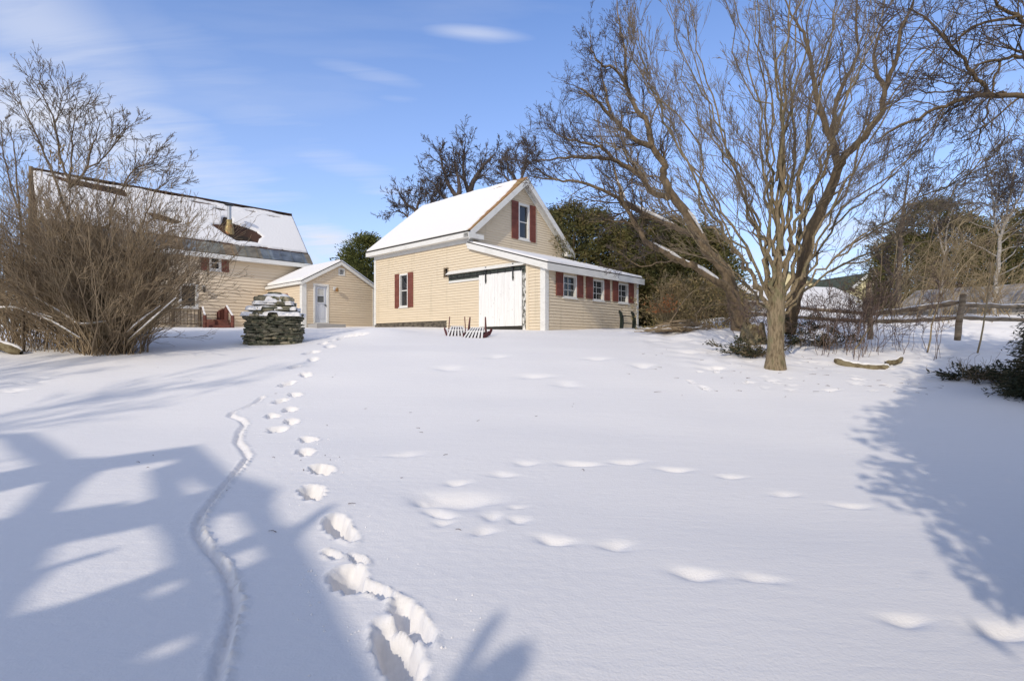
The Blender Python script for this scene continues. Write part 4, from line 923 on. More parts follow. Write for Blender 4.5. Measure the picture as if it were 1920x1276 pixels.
# ------------------------------------------------------------------ split-rail fence
def fence():
    o = empty('split_rail_fence', at(1630, 640, 16.2)); tag(o, 'weathered split rail fence of rough rails and posts on the snowy bank', 'fence'); base = o.location
    def L(px, py, D): return at(px, py, D) - base
    def roughpost(P0_, P1_, r0, seed):
        T = Tubes(); r = random.Random(seed); n = 7; pts = [tuple(Vector(P0_).lerp(Vector(P1_), i / (n - 1)) + Vector((r.uniform(-.012, .012), 0, 0))) for i in range(n)]
        T.add(pts, [r0 * r.uniform(.9, 1.1) for _ in range(n)], 6); return T.build('post', M['rail'], o)
    def roughrail(P0_, P1_, r0, seed, snow=True):
        T = Tubes(); r = random.Random(seed); n = 11; A, B = Vector(P0_), Vector(P1_); pts = [A.lerp(B, i / (n - 1)) + Vector((0, 0, r.uniform(-.012, .012) - .03 * math.sin(math.pi * i / (n - 1)))) for i in range(n)]
        rd = [r0 * (1 if 0 < i < n - 1 else .55) * r.uniform(.85, 1.15) for i in range(n)]; T.add([tuple(p) for p in pts], rd, 6); ob = T.build('rail', M['rail'], o)
        if snow:
            T = Tubes(); T.add([tuple(p + Vector((0, 0, rr_ * .75))) for p, rr_ in zip(pts, rd)], [.6 * q * r.uniform(.75, 1.05) for q in rd], 6); T.build('snow', M['roofsnow'], ob)
    x = at(1630, 0, 16.2)
    roughpost(L(1632, 636, 16.2), L(1629, 531, 16.2), .085, 1); roughpost(L(1794, 638, 14.8), L(1806, 552, 14.8), .08, 2)
    roughpost(L(1400, 640, 19), L(1400, 560, 19), .09, 3); roughpost(L(1990, 650, 14.3), L(1990, 545, 14.3), .1, 4); roughpost(L(1621, 608, 17.5), L(1621, 560, 17.5), .06, 6)
    roughrail(L(1400, 566, 19), L(1628, 588, 16.2), .062, 5); roughrail(L(1400, 586, 19), L(1628, 603, 16.2), .06, 6)
    roughrail(L(1632, 588, 16.2), L(1800, 566, 14.9), .075, 7); roughrail(L(1632, 603, 16.2), L(1800, 595, 14.9), .065, 8)
    roughrail(L(1803, 571, 14.8), L(1990, 574, 14.3), .06, 9); roughrail(L(1803, 595, 14.8), L(1990, 600, 14.3), .06, 10)
fence()

# ------------------------------------------------------------------ distant buildings beyond the fence
def gabled(name, p0, p1, D0, D1, zb, zw, zr, depth, wallm, roofm, label, snow=True, gable_over=.3, gm=None):
    """long building whose eave side faces the camera, from image column p0 at distance D0 to p1 at D1; z are world heights"""
    A = at(p0, HY, D0); B = at(p1, HY, D1); U = (B - A); L_ = U.length; ang = math.atan2(U.y, U.x)
    o = empty(name, (A.x, A.y, 0), ang); tag(o, label, 'building')
    k = MB(); k.box(0, L_, 0, .2, zb, zw); k.box(0, L_, depth - .2, depth, zb, zw); k.box(0, .2, .2, depth - .2, zb, zw); k.box(L_ - .2, L_, .2, depth - .2, zb, zw)
    for x in (.0, L_): k.poly([(x, 0, zw), (x, depth, zw), (x, depth / 2, zr - .06)])
    k.build('wall', wallm, o)
    v = Vector((0, depth / 2 + .3, zr - zw + .15)); m2 = MB(); slab(m2, (-gable_over, -.3, zw - .15), (1, 0, 0), v, L_ + 2 * gable_over, v.length, .12)
    slab(m2, (-gable_over, depth + .3, zw - .15), (1, 0, 0), (0, -v.y, v.z), L_ + 2 * gable_over, v.length, .12); rf_ = m2.build('roof', roofm, o)
    if snow: roof_snow('snow_cover', rf_, (-gable_over, -.3, zw - .15), (1, 0, 0), v, L_ + 2 * gable_over, v.length, .12, lambda u, v: 1 + 0 * u, step=.2, seed=5)
    return o, L_, v
def zof(py, D): return EYE + (HY - py) / F * D
o, _, v_ = gabled('snowy_garage', 1505, 1700, 30, 32, 1.6, zof(598, 30), zof(536, 36), 11, M['lightwall'], M['edge'], 'low garage with broad snow covered roof behind the fence')
k = MB(); k.box(2.2, 2.75, 2.3, 2.6, zof(598, 30) + .55, zof(598, 30) + .95); k.build('roof_vent', M['iron'], o)
o, _, _ = gabled('green_roofed_house', 1545, 1610, 70, 84, 1.5, zof(539, 72), zof(519, 80), 9, M['yellow'], M['greenroof'], 'far cottage with dark green roof above the snowy garage', snow=False)
A_ = at(1627, HY, 62); o = empty('yellow_gabled_house', (A_.x, A_.y, 0), R(10)); tag(o, 'far pale yellow gable end with white trim beyond the garage', 'building')
k = MB(); zz = zof(541, 62); zr_ = zof(516, 62); hw_ = 2.1
k.box(-hw_, hw_, 0, 8, 1.6, zz); k.poly([(-hw_, 0, zz), (hw_, 0, zz), (0, 0, zr_)]); k.build('wall', M['yellow'], o)
k = MB(); k.hexa([(-hw_ - .3, -.3, zz - .2), (0, -.3, zr_ + .05), (0, 8, zr_ + .05), (-hw_ - .3, 8, zz - .2), (-hw_ - .3, -.3, zz + .05), (0, -.3, zr_ + .3), (0, 8, zr_ + .3), (-hw_ - .3, 8, zz + .05)])
k.hexa([(hw_ + .3, -.3, zz - .2), (0, -.3, zr_ + .05), (0, 8, zr_ + .05), (hw_ + .3, 8, zz - .2), (hw_ + .3, -.3, zz + .05), (0, -.3, zr_ + .3), (0, 8, zr_ + .3), (hw_ + .3, 8, zz + .05)]); k.build('roof', M['greenroof'], o)
k = MB(); k.bar((-hw_ - .3, -.34, zz), (0, -.34, zr_ + .2), .05, .3); k.bar((hw_ + .3, -.34, zz), (0, -.34, zr_ + .2), .05, .3); k.build('rake_board', M['white'], o)
o, _, _ = gabled('long_grey_shed', 1692, 2080, 24.5, 19.2, 1.6, zof(562, 20.5), zof(536, 24), 5, M['lightwall'], M['metalroof'], 'long low grey shed with streaked roof behind the right fence rails', snow=False)
o, _, _ = gabled('snowy_white_house', 1352, 1450, 34, 38, 1.6, zof(566, 34), zof(514, 38), 8, M['lightwall'], M['edge'], 'white house with snow laden roof seen between the tree trunks')
k = MB(); k.box(.2, 1.2, 3.6, 4.4, zof(530, 38), zof(497, 38)); k.box(.1, 1.3, 3.5, 4.5, zof(497, 38) + .002, zof(494, 38)); k.build('chimney', M['brickred'], o)
A_ = at(1385, HY, 27); o = empty('grey_shingled_shed', (A_.x, A_.y, 0), R(12)); tag(o, 'small grey shingled shed left of the big maple trunk', 'shed')
k = MB(); k.hexa([(0, 0, 1.6), (1.35, 0, 1.6), (1.35, 3, 1.6), (0, 3, 1.6), (0, 0, zof(546, 27)), (1.35, 0, zof(556, 27)), (1.35, 3, zof(556, 27)), (0, 3, zof(546, 27))]); k.build('wall', M['greyshake'], o)
k = MB(); k.hexa([(-.1, -.1, zof(546, 27) + .003), (1.45, -.1, zof(556, 27) + .003), (1.45, 3.1, zof(556, 27) + .003), (-.1, 3.1, zof(546, 27) + .003), (-.1, -.1, zof(543.5, 27)), (1.45, -.1, zof(553.5, 27)), (1.45, 3.1, zof(553.5, 27)), (-.1, 3.1, zof(543.5, 27))]); k.build('snow_cover', M['roofsnow'], o)
# pole beyond the left shrub
T = Tubes(); b_ = at(57, 640, 21); T.add([(0, 0, -.3), (0, 0, 4), (.02, 0, zof(312, 21) - 1.9)], [.08, .075, .07], 8); pl = T.build('wooden_pole', M['barkold']); pl.location = (b_.x, b_.y, 1.9); tag(pl, 'brown wooden pole rising behind the tangled left shrub', 'pole')

# ------------------------------------------------------------------ evergreens
def gpt(px, D): p = at(px, HY, D); return (p.x, p.y, gz(p.x, p.y))
BH = 'evergreens standing behind the barn'
def topH(py, D): return zof(py, D)
specs = [(1075, 29, 385, 2.1, 11, 'dark cedar rising directly right of the barn gable'), (1120, 31, 398, 2.0, 12, 'second brownish cedar from the barn gable'), (1165, 30, 425, 1.9, 13, 'cedar behind the middle of the lean-to roof'),
         (1215, 28, 408, 2.1, 14, 'cedar behind the far end of the lean-to'), (1262, 27, 418, 1.9, 15, 'olive cedar right of the lean-to corner'), (1308, 26, 432, 1.9, 16, 'rightmost cedar of the row by the leaning tree'),
         (1030, 33, 400, 1.8, 17, 'cedar half hidden by the barn roof slope')]
for px, D, top, rb, sd_, lab in specs:
    x, y, z = gpt(px, D); cedar('cedar_tree', (x, y, z), topH(top, D) - z, rb, sd_, M['cedar'], lab, 'evergreen tree', BH, n_cl=380, per=64, L=.19, Wd=.028)
x, y, z = gpt(688, 36); cedar('cedar_tree', (x, y, z), topH(446, 36) - z, 1.7, 21, M['cedargreen'], 'sunlit green cedar between the addition and the barn', 'evergreen tree', None, n_cl=400, per=64, L=.19, Wd=.03)
x, y, z = gpt(660, 38); cedar('cedar_tree', (x, y, z), topH(478, 38) - z, 1.3, 22, M['cedargreen'], 'smaller green cedar peeping over the addition roof', 'evergreen tree', None, n_cl=240, per=40, L=.24, Wd=.05)
for px, D, top, rb, sd_, lab in [(1745, 32, 380, 3.0, 31, 'tall rounded dark cedar right of the maple'), (1700, 33, 440, 2.3, 32, 'lower dark cedar on the left flank of the tall one'), (1800, 31, 410, 2.6, 33, 'brown cedar on the right flank of the tall one'),
                                 (1860, 30, 440, 2.5, 34, 'cedar behind the pale birch'), (1930, 29, 400, 2.6, 35, 'cedar at the right edge above the grey shed')]:
    x, y, z = gpt(px, D); cedar('cedar_tree', (x, y, z), topH(top, D) - z, rb, sd_, M['cedar'], lab, 'evergreen tree', 'evergreens on the right beyond the fence', n_cl=380, per=60, L=.18, Wd=.026)
far = [(1652, 90, 512, 2.4), (1668, 95, 505, 2.6), (1640, 100, 519, 2.2), (1684, 88, 508, 2.6), (1505, 110, 528, 3), (1480, 105, 522, 3)]
for i, (px, D, top, rb) in enumerate(far):
    x, y, z = gpt(px, D); cedar('far_spruce', (x, y, z), topH(top, D) - z, rb, 50 + i, M['spruce'], 'small distant spruce on the skyline beyond the garages', 'evergreen tree', 'distant skyline spruces', n_cl=60, per=24, shape='cone', L=.7, Wd=.2, rs=1.6)
# near spruce at the right edge
x, y, z = gpt(1950, 9.6); x = (1975 - CX) / F * 9.6; sp_ = cedar('spruce_tree', (x, 9.6, gz(x, 9.6) - .1), 2.25, .72, 71, M['spruce'], 'small dark spruce with drooping boughs at the right edge', 'evergreen tree', None, n_cl=420, per=42, shape='cone', L=.085, Wd=.010, rs=.55, droop=.5, base=.0)
def bough_heap(name, px, py, D, n, sx, sy, h, m, label, cat, seed, L=.10, Wd=.014, twigs=40, per=60):
    x = (px - CX) / F * D; z = gz(x, D); o = empty(name, (x, D, z), 0); tag(o, label, cat); r = np.random.RandomState(seed); P = []; Dd = []; T = Tubes(); rr_ = random.Random(seed)
    for i in range(n):
        cx, cy = r.randn() * sx * .5, r.randn() * sy * .5; cz = abs(r.randn()) * h * .5; a = r.rand() * 6.28; l = .3 + .4 * r.rand()
        d = np.array([math.cos(a), math.sin(a) * .6, .15 * r.randn() + .1]); t = r.rand(per)[:, None]; P.append(np.array([[cx, cy, cz + .02]]) + d * t * l + r.randn(per, 3) * .045 * np.array([1, 1, .7])); Dd.append(d[None, :] + r.randn(per, 3) * .5)
        T.add([(cx, cy, cz), (cx + d[0] * l, cy + d[1] * l, cz + d[2] * l)], [.008, .003], 3)
    for i in range(twigs):
        cx, cy = r.randn() * sx * .55, r.randn() * sy * .5; branch(T, Vector((cx, cy, 0)), Vector((r.randn(), r.randn() * .6, .5 + .5 * r.rand())), .5, .006, 0, rr_, dict(n=[4, 3], kids=[2, 0], ratio=.5, wob=.2, up=0, ang=.6, rmin=.0035))
    P = np.concatenate(P); P[:, 2] = np.maximum(P[:, 2], -.02); leaf_mesh('foliage', P, np.concatenate(Dd), L, Wd, m, o, seed); T.build('twigs', M['shrubtwig'], o); return o
bough_heap('fallen_boughs', 1818, 680, 11.3, 18, .55, .32, .09, M['spruce'], 'fallen dark conifer boughs lying on shaded snow near the right edge', 'branches', 3)
bough_heap('dry_spruce_bush', 1912, 655, 10.8, 30, .36, .4, .45, M['spruce'], 'browning evergreen brush below the right edge spruce', 'bush', 4)
bough_heap('evergreen_bough_pile', 1408, 645, 13.6, 30, .55, .45, .32, M['spruce'], 'pile of dry evergreen boughs left of the maple trunk', 'branches', 5)
bough_heap('low_brush', 1520, 620, 15.4, 36, 1.1, .7, .7, M['spruce'], 'dark leafy brush under the fence right of the maple trunk', 'bush', 6, twigs=90)

# ------------------------------------------------------------------ bare trees
SPF = dict(n=[6, 5, 4, 3], kids=[6, 5, 2, 0], ratio=.54, wob=.085, up=.05, ang=.40, rmin=.0039)
def multi_stem_maple():
    D = 12.2; b = at(1453, 688, D); g = gz(b.x, b.y); o = empty('maple_tree', (b.x, b.y, g), 0); tag(o, 'large bare many stemmed maple with pale bark in the snow', 'tree'); r = random.Random(21); T = Tubes(.011)
    def L(px, py, dd): return at(px, py, D + dd) - o.location
    tr = [Vector((0, 0, -.25)), L(1454, 660, 0), L(1455, 620, 0), L(1455, 590, 0), L(1457, 560, 0), L(1462, 520, .05)]
    C = catmull(tr, 3); rad = np.interp(np.linspace(0, 1, len(C)), [0, .1, .2, .45, .6, .8, 1], [.30, .23, .185, .178, .195, .17, .11]); T.add([tuple(c) for c in C], list(rad), 14)
    stems = [  # px path, depth offset at top, base radius
        ([(1448, 588), (1422, 545), (1396, 500), (1370, 455), (1330, 390), (1270, 270), (1225, 180), (1190, 90)], -1.6, .085),
        ([(1450, 575), (1436, 520), (1430, 470), (1420, 420), (1385, 330), (1340, 230), (1290, 120), (1250, 20)], .9, .080),
        ([(1452, 565), (1446, 500), (1444, 440), (1436, 350), (1424, 240), (1400, 120), (1370, -40)], -.5, .085),
        ([(1455, 560), (1452, 480), (1452, 380), (1446, 300), (1430, 180), (1425, 60), (1415, -120)], .7, .085),
        ([(1458, 560), (1462, 470), (1466, 360), (1468, 250), (1470, 130), (1482, 0), (1490, -200)], -.2, .105),
        ([(1462, 560), (1476, 480), (1480, 380), (1482, 280), (1500, 150), (1518, 20), (1530, -160)], .8, .090),
        ([(1462, 555), (1484, 470), (1492, 400), (1512, 300), (1530, 190), (1560, 60), (1580, -80)], -.9, .080),
        ([(1466, 560), (1496, 480), (1510, 400), (1545, 300), (1590, 180), (1640, 60), (1680, -60)], .9, .075),
        ([(1468, 565), (1505, 520), (1530, 440), (1580, 340), (1640, 230), (1720, 120), (1800, 20)], -.6, .065),
        ([(1464, 588), (1500, 560), (1560, 510), (1630, 470), (1720, 420), (1790, 350), (1860, 290), (1930, 240)], .3, .048),
        ([(1466, 580), (1510, 535), (1570, 480), (1650, 425), (1730, 370), (1810, 330), (1880, 300)], -1.2, .045),
        ([(1468, 575), (1510, 510), (1560, 430), (1620, 370), (1700, 300), (1770, 220), (1830, 130)], 1.4, .048),
        ([(1446, 585), (1415, 552), (1370, 500), (1310, 440), (1240, 370), (1190, 310), (1150, 260)], 1.1, .050),
        ([(1448, 570), (1410, 490), (1360, 400), (1310, 330), (1250, 230), (1215, 150), (1200, 60)], .2, .055),
        ([(1455, 575), (1440, 490), (1400, 380), (1360, 270), (1330, 150), (1300, 40), (1280, -60)], 1.8, .060),
        ([(1456, 560), (1458, 460), (1460, 340), (1462, 210), (1450, 80), (1445, -60)], 1.6, .075),
        ([(1460, 560), (1490, 460), (1530, 350), (1570, 240), (1610, 120), (1640, -20)], 1.9, .060)]
    up = Vector((0, 0, .5))
    for i, (pp, dt, r0) in enumerate(stems):
        n = len(pp); P = [L(px + r.uniform(-4, 4) * (j > 1), py, dt * (j / (n - 1)) ** 1.2 * 1.1) for j, (px, py) in enumerate(pp)]
        side = Vector((1, 0, 0)) if pp[-1][0] > 1455 else Vector((-1, 0, 0))
        limb(T, P, r0 * .80, .009, r, SPF, int(12 + 4 * (r0 < .07)), t0=.26, kl=1.7, lvl=0, bias=side * .5 + up, sides=8, wob=.045, kr=.36, pw=.62)
        k0 = r.choice((1, 2)); Pb = [P[k0] + rvec(r) * .02] + [p + Vector((r.uniform(-.5, .5), r.uniform(-.5, .5), r.uniform(-.3, .3))) * (.25 + .16 * j) for j, p in enumerate(P[k0 + 1:])]
        limb(T, Pb, r0 * .5, .008, r, SPF, 8, t0=.2, kl=1.5, lvl=0, bias=side * .5 + up, sides=7, wob=.05, kr=.4, pw=.7)
    T.build('trunk_and_branches', M['bark'], o); T.tw.build('twigs', M['mapletwig'], o)
multi_stem_maple()

SPO = dict(n=[7, 5, 4, 3], kids=[8, 5, 2, 0], ratio=.52, wob=.13, up=.045, ang=.75, rmin=.005)
def leaning_tree():
    D = 17.2; b = at(1388, 612, D); o = empty('leaning_tree', (b.x, b.y, gz(b.x, b.y)), 0); tag(o, 'old leaning bare tree reaching left over the cedars and barn', 'tree'); r = random.Random(5); T = Tubes(.017)
    def L(px, py, dd=0): return at(px, py, D + dd) - o.location
    K = dict(bias=Vector((-.7, 0, .6)))
    limb(T, [Vector((0, 0, -.3)), L(1376, 560), L(1362, 512, .1), L(1332, 478, .2), L(1310, 440, .2), L(1284, 398, .2), L(1254, 361, .2), L(1244, 325, .1), L(1246, 308), L(1221, 276), L(1192, 263, -.2), L(1166, 238, -.3), L(1142, 213, -.5), L(1118, 186, -.8), L(1090, 165, -1)], .22, .03, r, SPO, 24, t0=.35, kl=2.0, pw=.9, sides=12, **K)
    limb(T, [L(1221, 276), L(1214, 231, .2), L(1189, 198, .4), L(1174, 159, .5), L(1174, 108, .6), L(1164, 54, .7), L(1156, 0, .8)], .10, .015, r, SPO, 18, t0=.1, kl=1.5, bias=Vector((-.3, 0, .7)))
    limb(T, [L(1174, 159, .5), L(1150, 128, .2), L(1125, 120, 0), L(1110, 95, 0), L(1105, 60, 0)], .05, .012, r, SPO, 10, kl=1.2, **K)
    limb(T, [L(1254, 372, .2), L(1221, 357), L(1200, 328, -.3), L(1156, 303, -.6), L(1110, 296, -1), L(1060, 297, -1.4), L(1000, 301, -1.8)], .11, .018, r, SPO, 20, t0=.15, kl=1.7, **K)
    limb(T, [L(1156, 303, -.6), L(1130, 280, -.4), L(1100, 268, -.3), L(1060, 260, -.2), L(1030, 240, 0)], .06, .012, r, SPO, 14, kl=1.6, **K)
    limb(T, [L(1142, 213, -.5), L(1138, 180, 0), L(1128, 140, .3), L(1130, 100, .5)], .05, .012, r, SPO, 10, kl=1.3, **K)
    limb(T, [L(1310, 440, .2), L(1290, 437, -.4), L(1264, 425, -.7), L(1218, 404, -1), L(1174, 382, -1.2), L(1142, 361, -1.4), L(1091, 342, -1.6), L(1045, 338, -1.8), L(1000, 330, -2)], .11, .018, r, SPO, 22, t0=.25, kl=1.6, **K)
    limb(T, [L(1388, 605, -.3), L(1378, 575, -.5), L(1366, 545, -.7), L(1318, 508, -1), L(1277, 490, -1.2), L(1240, 470, -1.3), L(1210, 451, -1.4), L(1190, 415, -1.5), L(1171, 382, -1.5), L(1160, 345, -1.3), L(1150, 310, -1)], .15, .03, r, SPO, 14, t0=.5, kl=1.5, sides=10, pw=1.0, **K)
    limb(T, [L(1277, 490, -1.2), L(1240, 492, -1.8), L(1200, 500, -2.2), L(1160, 470, -2.5)], .03, .01, r, SPO, 6, kl=1.2, **K)
    limb(T, [L(1045, 338, -1.8), L(1010, 320, -2), L(1000, 312, -2.2)], .03, .01, r, SPO, 10, kl=1.1, **K)
    T.build('trunk_and_branches', M['barkold'], o); T.tw.build('twigs', M['twigdark'], o)
    for path in ([(1366, 545, -.7), (1342, 523, -.85), (1318, 506, -1), (1277, 487, -1.2)], [(1277, 487, -1.2), (1262, 478, -1.25), (1225, 457, -1.35)], [(1264, 422, -.7), (1240, 412, -.85), (1218, 401, -1), (1196, 391, -1.1), (1174, 379, -1.2)], [(1174, 379, -1.2), (1166, 360, -1.3), (1158, 340, -1.2)], [(1318, 440, .1), (1300, 408, .1), (1290, 396, .1)]):
        k = Tubes(); P = [tuple(L(a, b_ - 2.5, c - .06)) for a, b_, c in path]; k.add(P, [.02] + [.055] * (len(P) - 2) + [.02], 6); k.build('snow', M['roofsnow'], o)
leaning_tree()

def guided_tree(name, label, D, base, limbs, r0s, seed, sp, m, kl=1.6, nk=16, bias=(0, 0, .5), mm='trunk_and_branches', cat='tree', group=None, z=None):
    b = at(base[0], HY, D); g = gz(b.x, b.y) if z is None else z; o = empty(name, (b.x, b.y, g), 0); tag(o, label, cat, group); r = random.Random(seed); T = Tubes(sp['rmin'] * 2.2)
    for pp, r0 in zip(limbs, r0s):
        P = [(at(q[0], q[1], D + (q[2] if len(q) > 2 else 0)) - o.location) for q in pp]
        joins = any(q is not pp and abs(q[0][0] - pp[-1][0]) < 2 and abs(q[0][1] - pp[-1][1]) < 2 for q in limbs)      # a fork grows from this tip
        limb(T, P, r0, r0 * .66 if joins else sp['rmin'] * 2, r, sp, nk, t0=.2, kl=kl, bias=Vector(bias), sides=8)
    T.build(mm, m, o); T.tw.build('twigs', M['twigdark'], o); return o
SPD = dict(n=[6, 5, 3], kids=[6, 4, 0], ratio=.5, wob=.1, up=.05, ang=.6, rmin=.007)
guided_tree('dark_forked_tree', 'dark barked forked tree standing behind the pale maple', 15.5, (1478, 600),
            [[(1478, 625), (1490, 560), (1506, 498), (1529, 411), (1557, 360), (1572, 313)], [(1572, 313), (1557, 259, .2), (1533, 196, .4), (1525, 153, .5), (1510, 70, .6), (1490, 40, .7), (1460, -30, .8)],
             [(1572, 313), (1590, 285, -.2), (1612, 266, -.3), (1651, 219, -.5), (1659, 165, -.6), (1682, 110, -.7), (1686, 59, -.8), (1714, 0, -1), (1740, -70, -1)],
             [(1557, 259, .2), (1564, 210), (1580, 157), (1608, 98), (1604, 0), (1610, -60)], [(1659, 165, -.6), (1640, 120, -.4), (1650, 60, -.3), (1690, 20, -.3)]], [.20, .11, .12, .08, .06], 31, SPD, M['barkdark'], kl=1.8, nk=14)
SPR = dict(n=[6, 5, 3], kids=[6, 4, 0], ratio=.5, wob=.14, up=-.01, ang=.65, rmin=.005)
guided_tree('overhanging_tree', 'bare tree off the right edge with limbs arching into the top corner', 9.5, (2150, 600),
            [[(2150, 700), (2150, 400), (2120, 230), (2080, 100), (2060, -40)], [(2120, 240), (2000, 190), (1920, 182), (1831, 182), (1780, 196), (1740, 212), (1674, 243), (1640, 270)], [(1854, 180), (1840, 155), (1807, 114), (1770, 70), (1729, 31), (1700, 10)],
             [(2085, 120), (1980, 100), (1920, 106), (1882, 110), (1839, 121), (1800, 150)], [(1882, 110), (1866, 140), (1856, 182), (1848, 220), (1838, 250), (1832, 290)], [(2075, 60), (1960, 60), (1917, 39), (1862, 0), (1820, -20)],
             [(1917, 33), (1860, 38), (1815, 56), (1780, 100), (1740, 150)], [(1900, 182), (1880, 175), (1830, 176), (1770, 172), (1700, 170)]], [.2, .065, .04, .05, .022, .06, .03, .025], 41, SPR, M['barkdark'], kl=1.3, nk=15, bias=(-.5, 0, -.2))
SPB = dict(n=[6, 5, 4], kids=[7, 6, 0], ratio=.52, wob=.16, up=.03, ang=.7, rmin=.014)
BB = 'bare trees behind the barn roof'
guided_tree('bare_tree', 'gnarled bare tree showing above the middle of the barn roof', 38, (868, 600), [[(868, 610), (870, 470), (882, 370), (885, 345), (900, 320), (915, 300), (930, 288)], [(882, 362), (872, 340), (868, 310), (871, 285), (872, 262)], [(884, 350), (895, 335), (908, 330), (922, 346)], [(880, 370), (868, 335), (855, 325), (852, 300)]], [.34, .14, .10, .1], 51, SPB, M['twigdark'], kl=2.0, nk=13, group=BB)
guided_tree('bare_tree', 'gnarled bare tree left of the tallest one above the barn roof', 37, (840, 600), [[(842, 610), (845, 470), (858, 375), (862, 350), (857, 325), (852, 300)], [(857, 372), (840, 345), (832, 320), (826, 295), (824, 288)], [(850, 380), (835, 370), (818, 350), (808, 338)], [(852, 385), (830, 370), (815, 345)]], [.3, .16, .10, .08], 52, SPB, M['twigdark'], kl=1.8, nk=14, group=BB)
guided_tree('bare_tree', 'low bare tree at the left end of the barn roof ridge', 39, (775, 600), [[(775, 610), (776, 470), (780, 400), (765, 385), (748, 365)], [(780, 405), (785, 380), (790, 368)], [(776, 420), (758, 400), (742, 395)], [(785, 400), (800, 385), (815, 378)]], [.28, .12, .10, .08], 53, SPB, M['twigdark'], kl=1.8, nk=13, group=BB)
guided_tree('bare_tree', 'bare tree rising just behind the barn gable peak', 36, (975, 600), [[(975, 610), (972, 450), (968, 350), (955, 320), (948, 300)], [(970, 360), (985, 310), (990, 270)], [(968, 350), (950, 335), (940, 322)]], [.28, .12, .10], 54, SPB, M['twigdark'], kl=2.0, nk=14, group=BB)
guided_tree('bare_tree', 'slender dark bare tree left of the rounded right cedars', 24, (1686, 600), [[(1686, 600), (1686, 520), (1688, 450), (1696, 380), (1704, 320)], [(1686, 470), (1675, 440), (1655, 425)], [(1688, 530), (1668, 510), (1650, 490), (1645, 470)], [(1692, 420), (1715, 380), (1730, 340)]], [.14, .06, .06, .05], 55, dict(SPB, rmin=.009), M['twigdark'], kl=1.4, nk=11)
SPW = dict(n=[6, 5, 4], kids=[8, 7, 0], ratio=.55, wob=.16, up=-.02, ang=.7, rmin=.0075)
guided_tree('birch_tree', 'white barked birch with fine twigs near the right edge', 21, (1872, 600), [[(1862, 600), (1868, 520), (1876, 450), (1888, 400), (1900, 330), (1912, 280)], [(1876, 450), (1866, 420), (1862, 380), (1856, 330)], [(1885, 420), (1910, 370), (1930, 310)]], [.085, .045, .04], 56, SPW, M['birchbark'], kl=1.9, nk=20)
guided_tree('birch_tree', 'second pale trunk in front of the rounded right cedars', 22, (1768, 600), [[(1762, 600), (1766, 540), (1772, 480), (1776, 430), (1790, 380)], [(1772, 480), (1760, 440), (1750, 400)]], [.07, .035], 57, SPW, M['birchbark'], kl=1.3, nk=12)

# thicket, saplings, shrubs -------------------------------------------------
def thicket(name, label, cat, D, base, stems, m, seed, sp, r0=.012, nk=7, kl=.7, group=None, jit=10, z=None, zs=.4):
    b = at(base, HY, D); o = empty(name, (b.x, b.y, gz(b.x, b.y) if z is None else z), 0); tag(o, label, cat, group); r = random.Random(seed); T = Tubes()
    for pp in stems:
        n = len(pp); dz = r.uniform(-zs, zs); P = []
        for j, q in enumerate(pp):
            p = at(q[0] + r.uniform(-jit, jit) * (j > 0), q[1] + r.uniform(-jit, jit) * .6 * (j > 0), D + dz + (q[2] if len(q) > 2 else 0) + r.uniform(-.2, .2) * j)
            if j == 0: p.z = gz(p.x, p.y) - .05
            P.append(p - o.location)
        limb(T, P, r0 * r.uniform(.7, 1.4), sp['rmin'], r, sp, nk, t0=.2, kl=kl, sides=4, wob=.02, kr=.5)
    T.build('stems', m, o); return o
SPT = dict(n=[5, 4, 3], kids=[4, 2, 0], ratio=.55, wob=.12, up=.02, ang=.55, rmin=.0045)
rr = random.Random(77)
arcs = []
for i in range(36):                                              # tan arching canes
    x0 = rr.uniform(1640, 1900); dx = rr.uniform(20, 220); hh_ = rr.uniform(90, 270); arcs.append([(x0, 640), (x0 + dx * .15, 640 - hh_ * .45), (x0 + dx * .5, 640 - hh_ * .85), (x0 + dx, 640 - hh_ * rr.uniform(.9, 1.1))])
for i in range(14):
    x0 = rr.uniform(1780, 1900); dx = -rr.uniform(60, 200); hh_ = rr.uniform(90, 200); arcs.append([(x0, 640), (x0 + dx * .15, 640 - hh_ * .55), (x0 + dx * .5, 640 - hh_ * .85), (x0 + dx, 640 - hh_ * rr.uniform(.6, 1.0))])
thicket('arching_thicket', 'tangled thicket of tan arching canes in front of the right cedars', 'thicket', 19.4, 1770, arcs, M['tantwig'], 61, SPT, r0=.014, nk=9, kl=1.1, jit=14, zs=1.3)
sap = []
for i in range(9):
    x0 = rr.uniform(1500, 1760); sap.append((x0, rr.uniform(-60, 130), rr.uniform(60, 190), rr.uniform(13.2, 15.2)))
names = ['reddish sapling just right of the maple trunk', 'thin sapling clump rising left of the fence post', 'forked sapling crossing the lower fence rail', 'leaning sapling in front of the fence post', 'slender sapling behind the curved log', 'arching sapling right of the curved log', 'tall thin sapling between the two fence posts', 'short sapling at the shadow edge', 'leaning sapling left of the second fence post']
for i, (x0, dx, hh_, D) in enumerate(sorted(sap)):
    base_y = HY - (gz((x0 - CX) / F * D, D) - EYE) * F / D; st_ = []
    for j in range(4): q = dx + rr.uniform(-50, 50); st_.append([(x0 + rr.uniform(-10, 10), base_y), (x0 + q * .3, base_y - hh_ * .4), (x0 + q * .7, base_y - hh_ * .8), (x0 + q, base_y - hh_ * rr.uniform(.8, 1.2))])
    thicket('sapling', names[i], 'sapling', D, x0, st_, M['redtwig'], 80 + i, SPT, r0=.007, nk=6, kl=.5, group='saplings on the bank by the fence', jit=6)
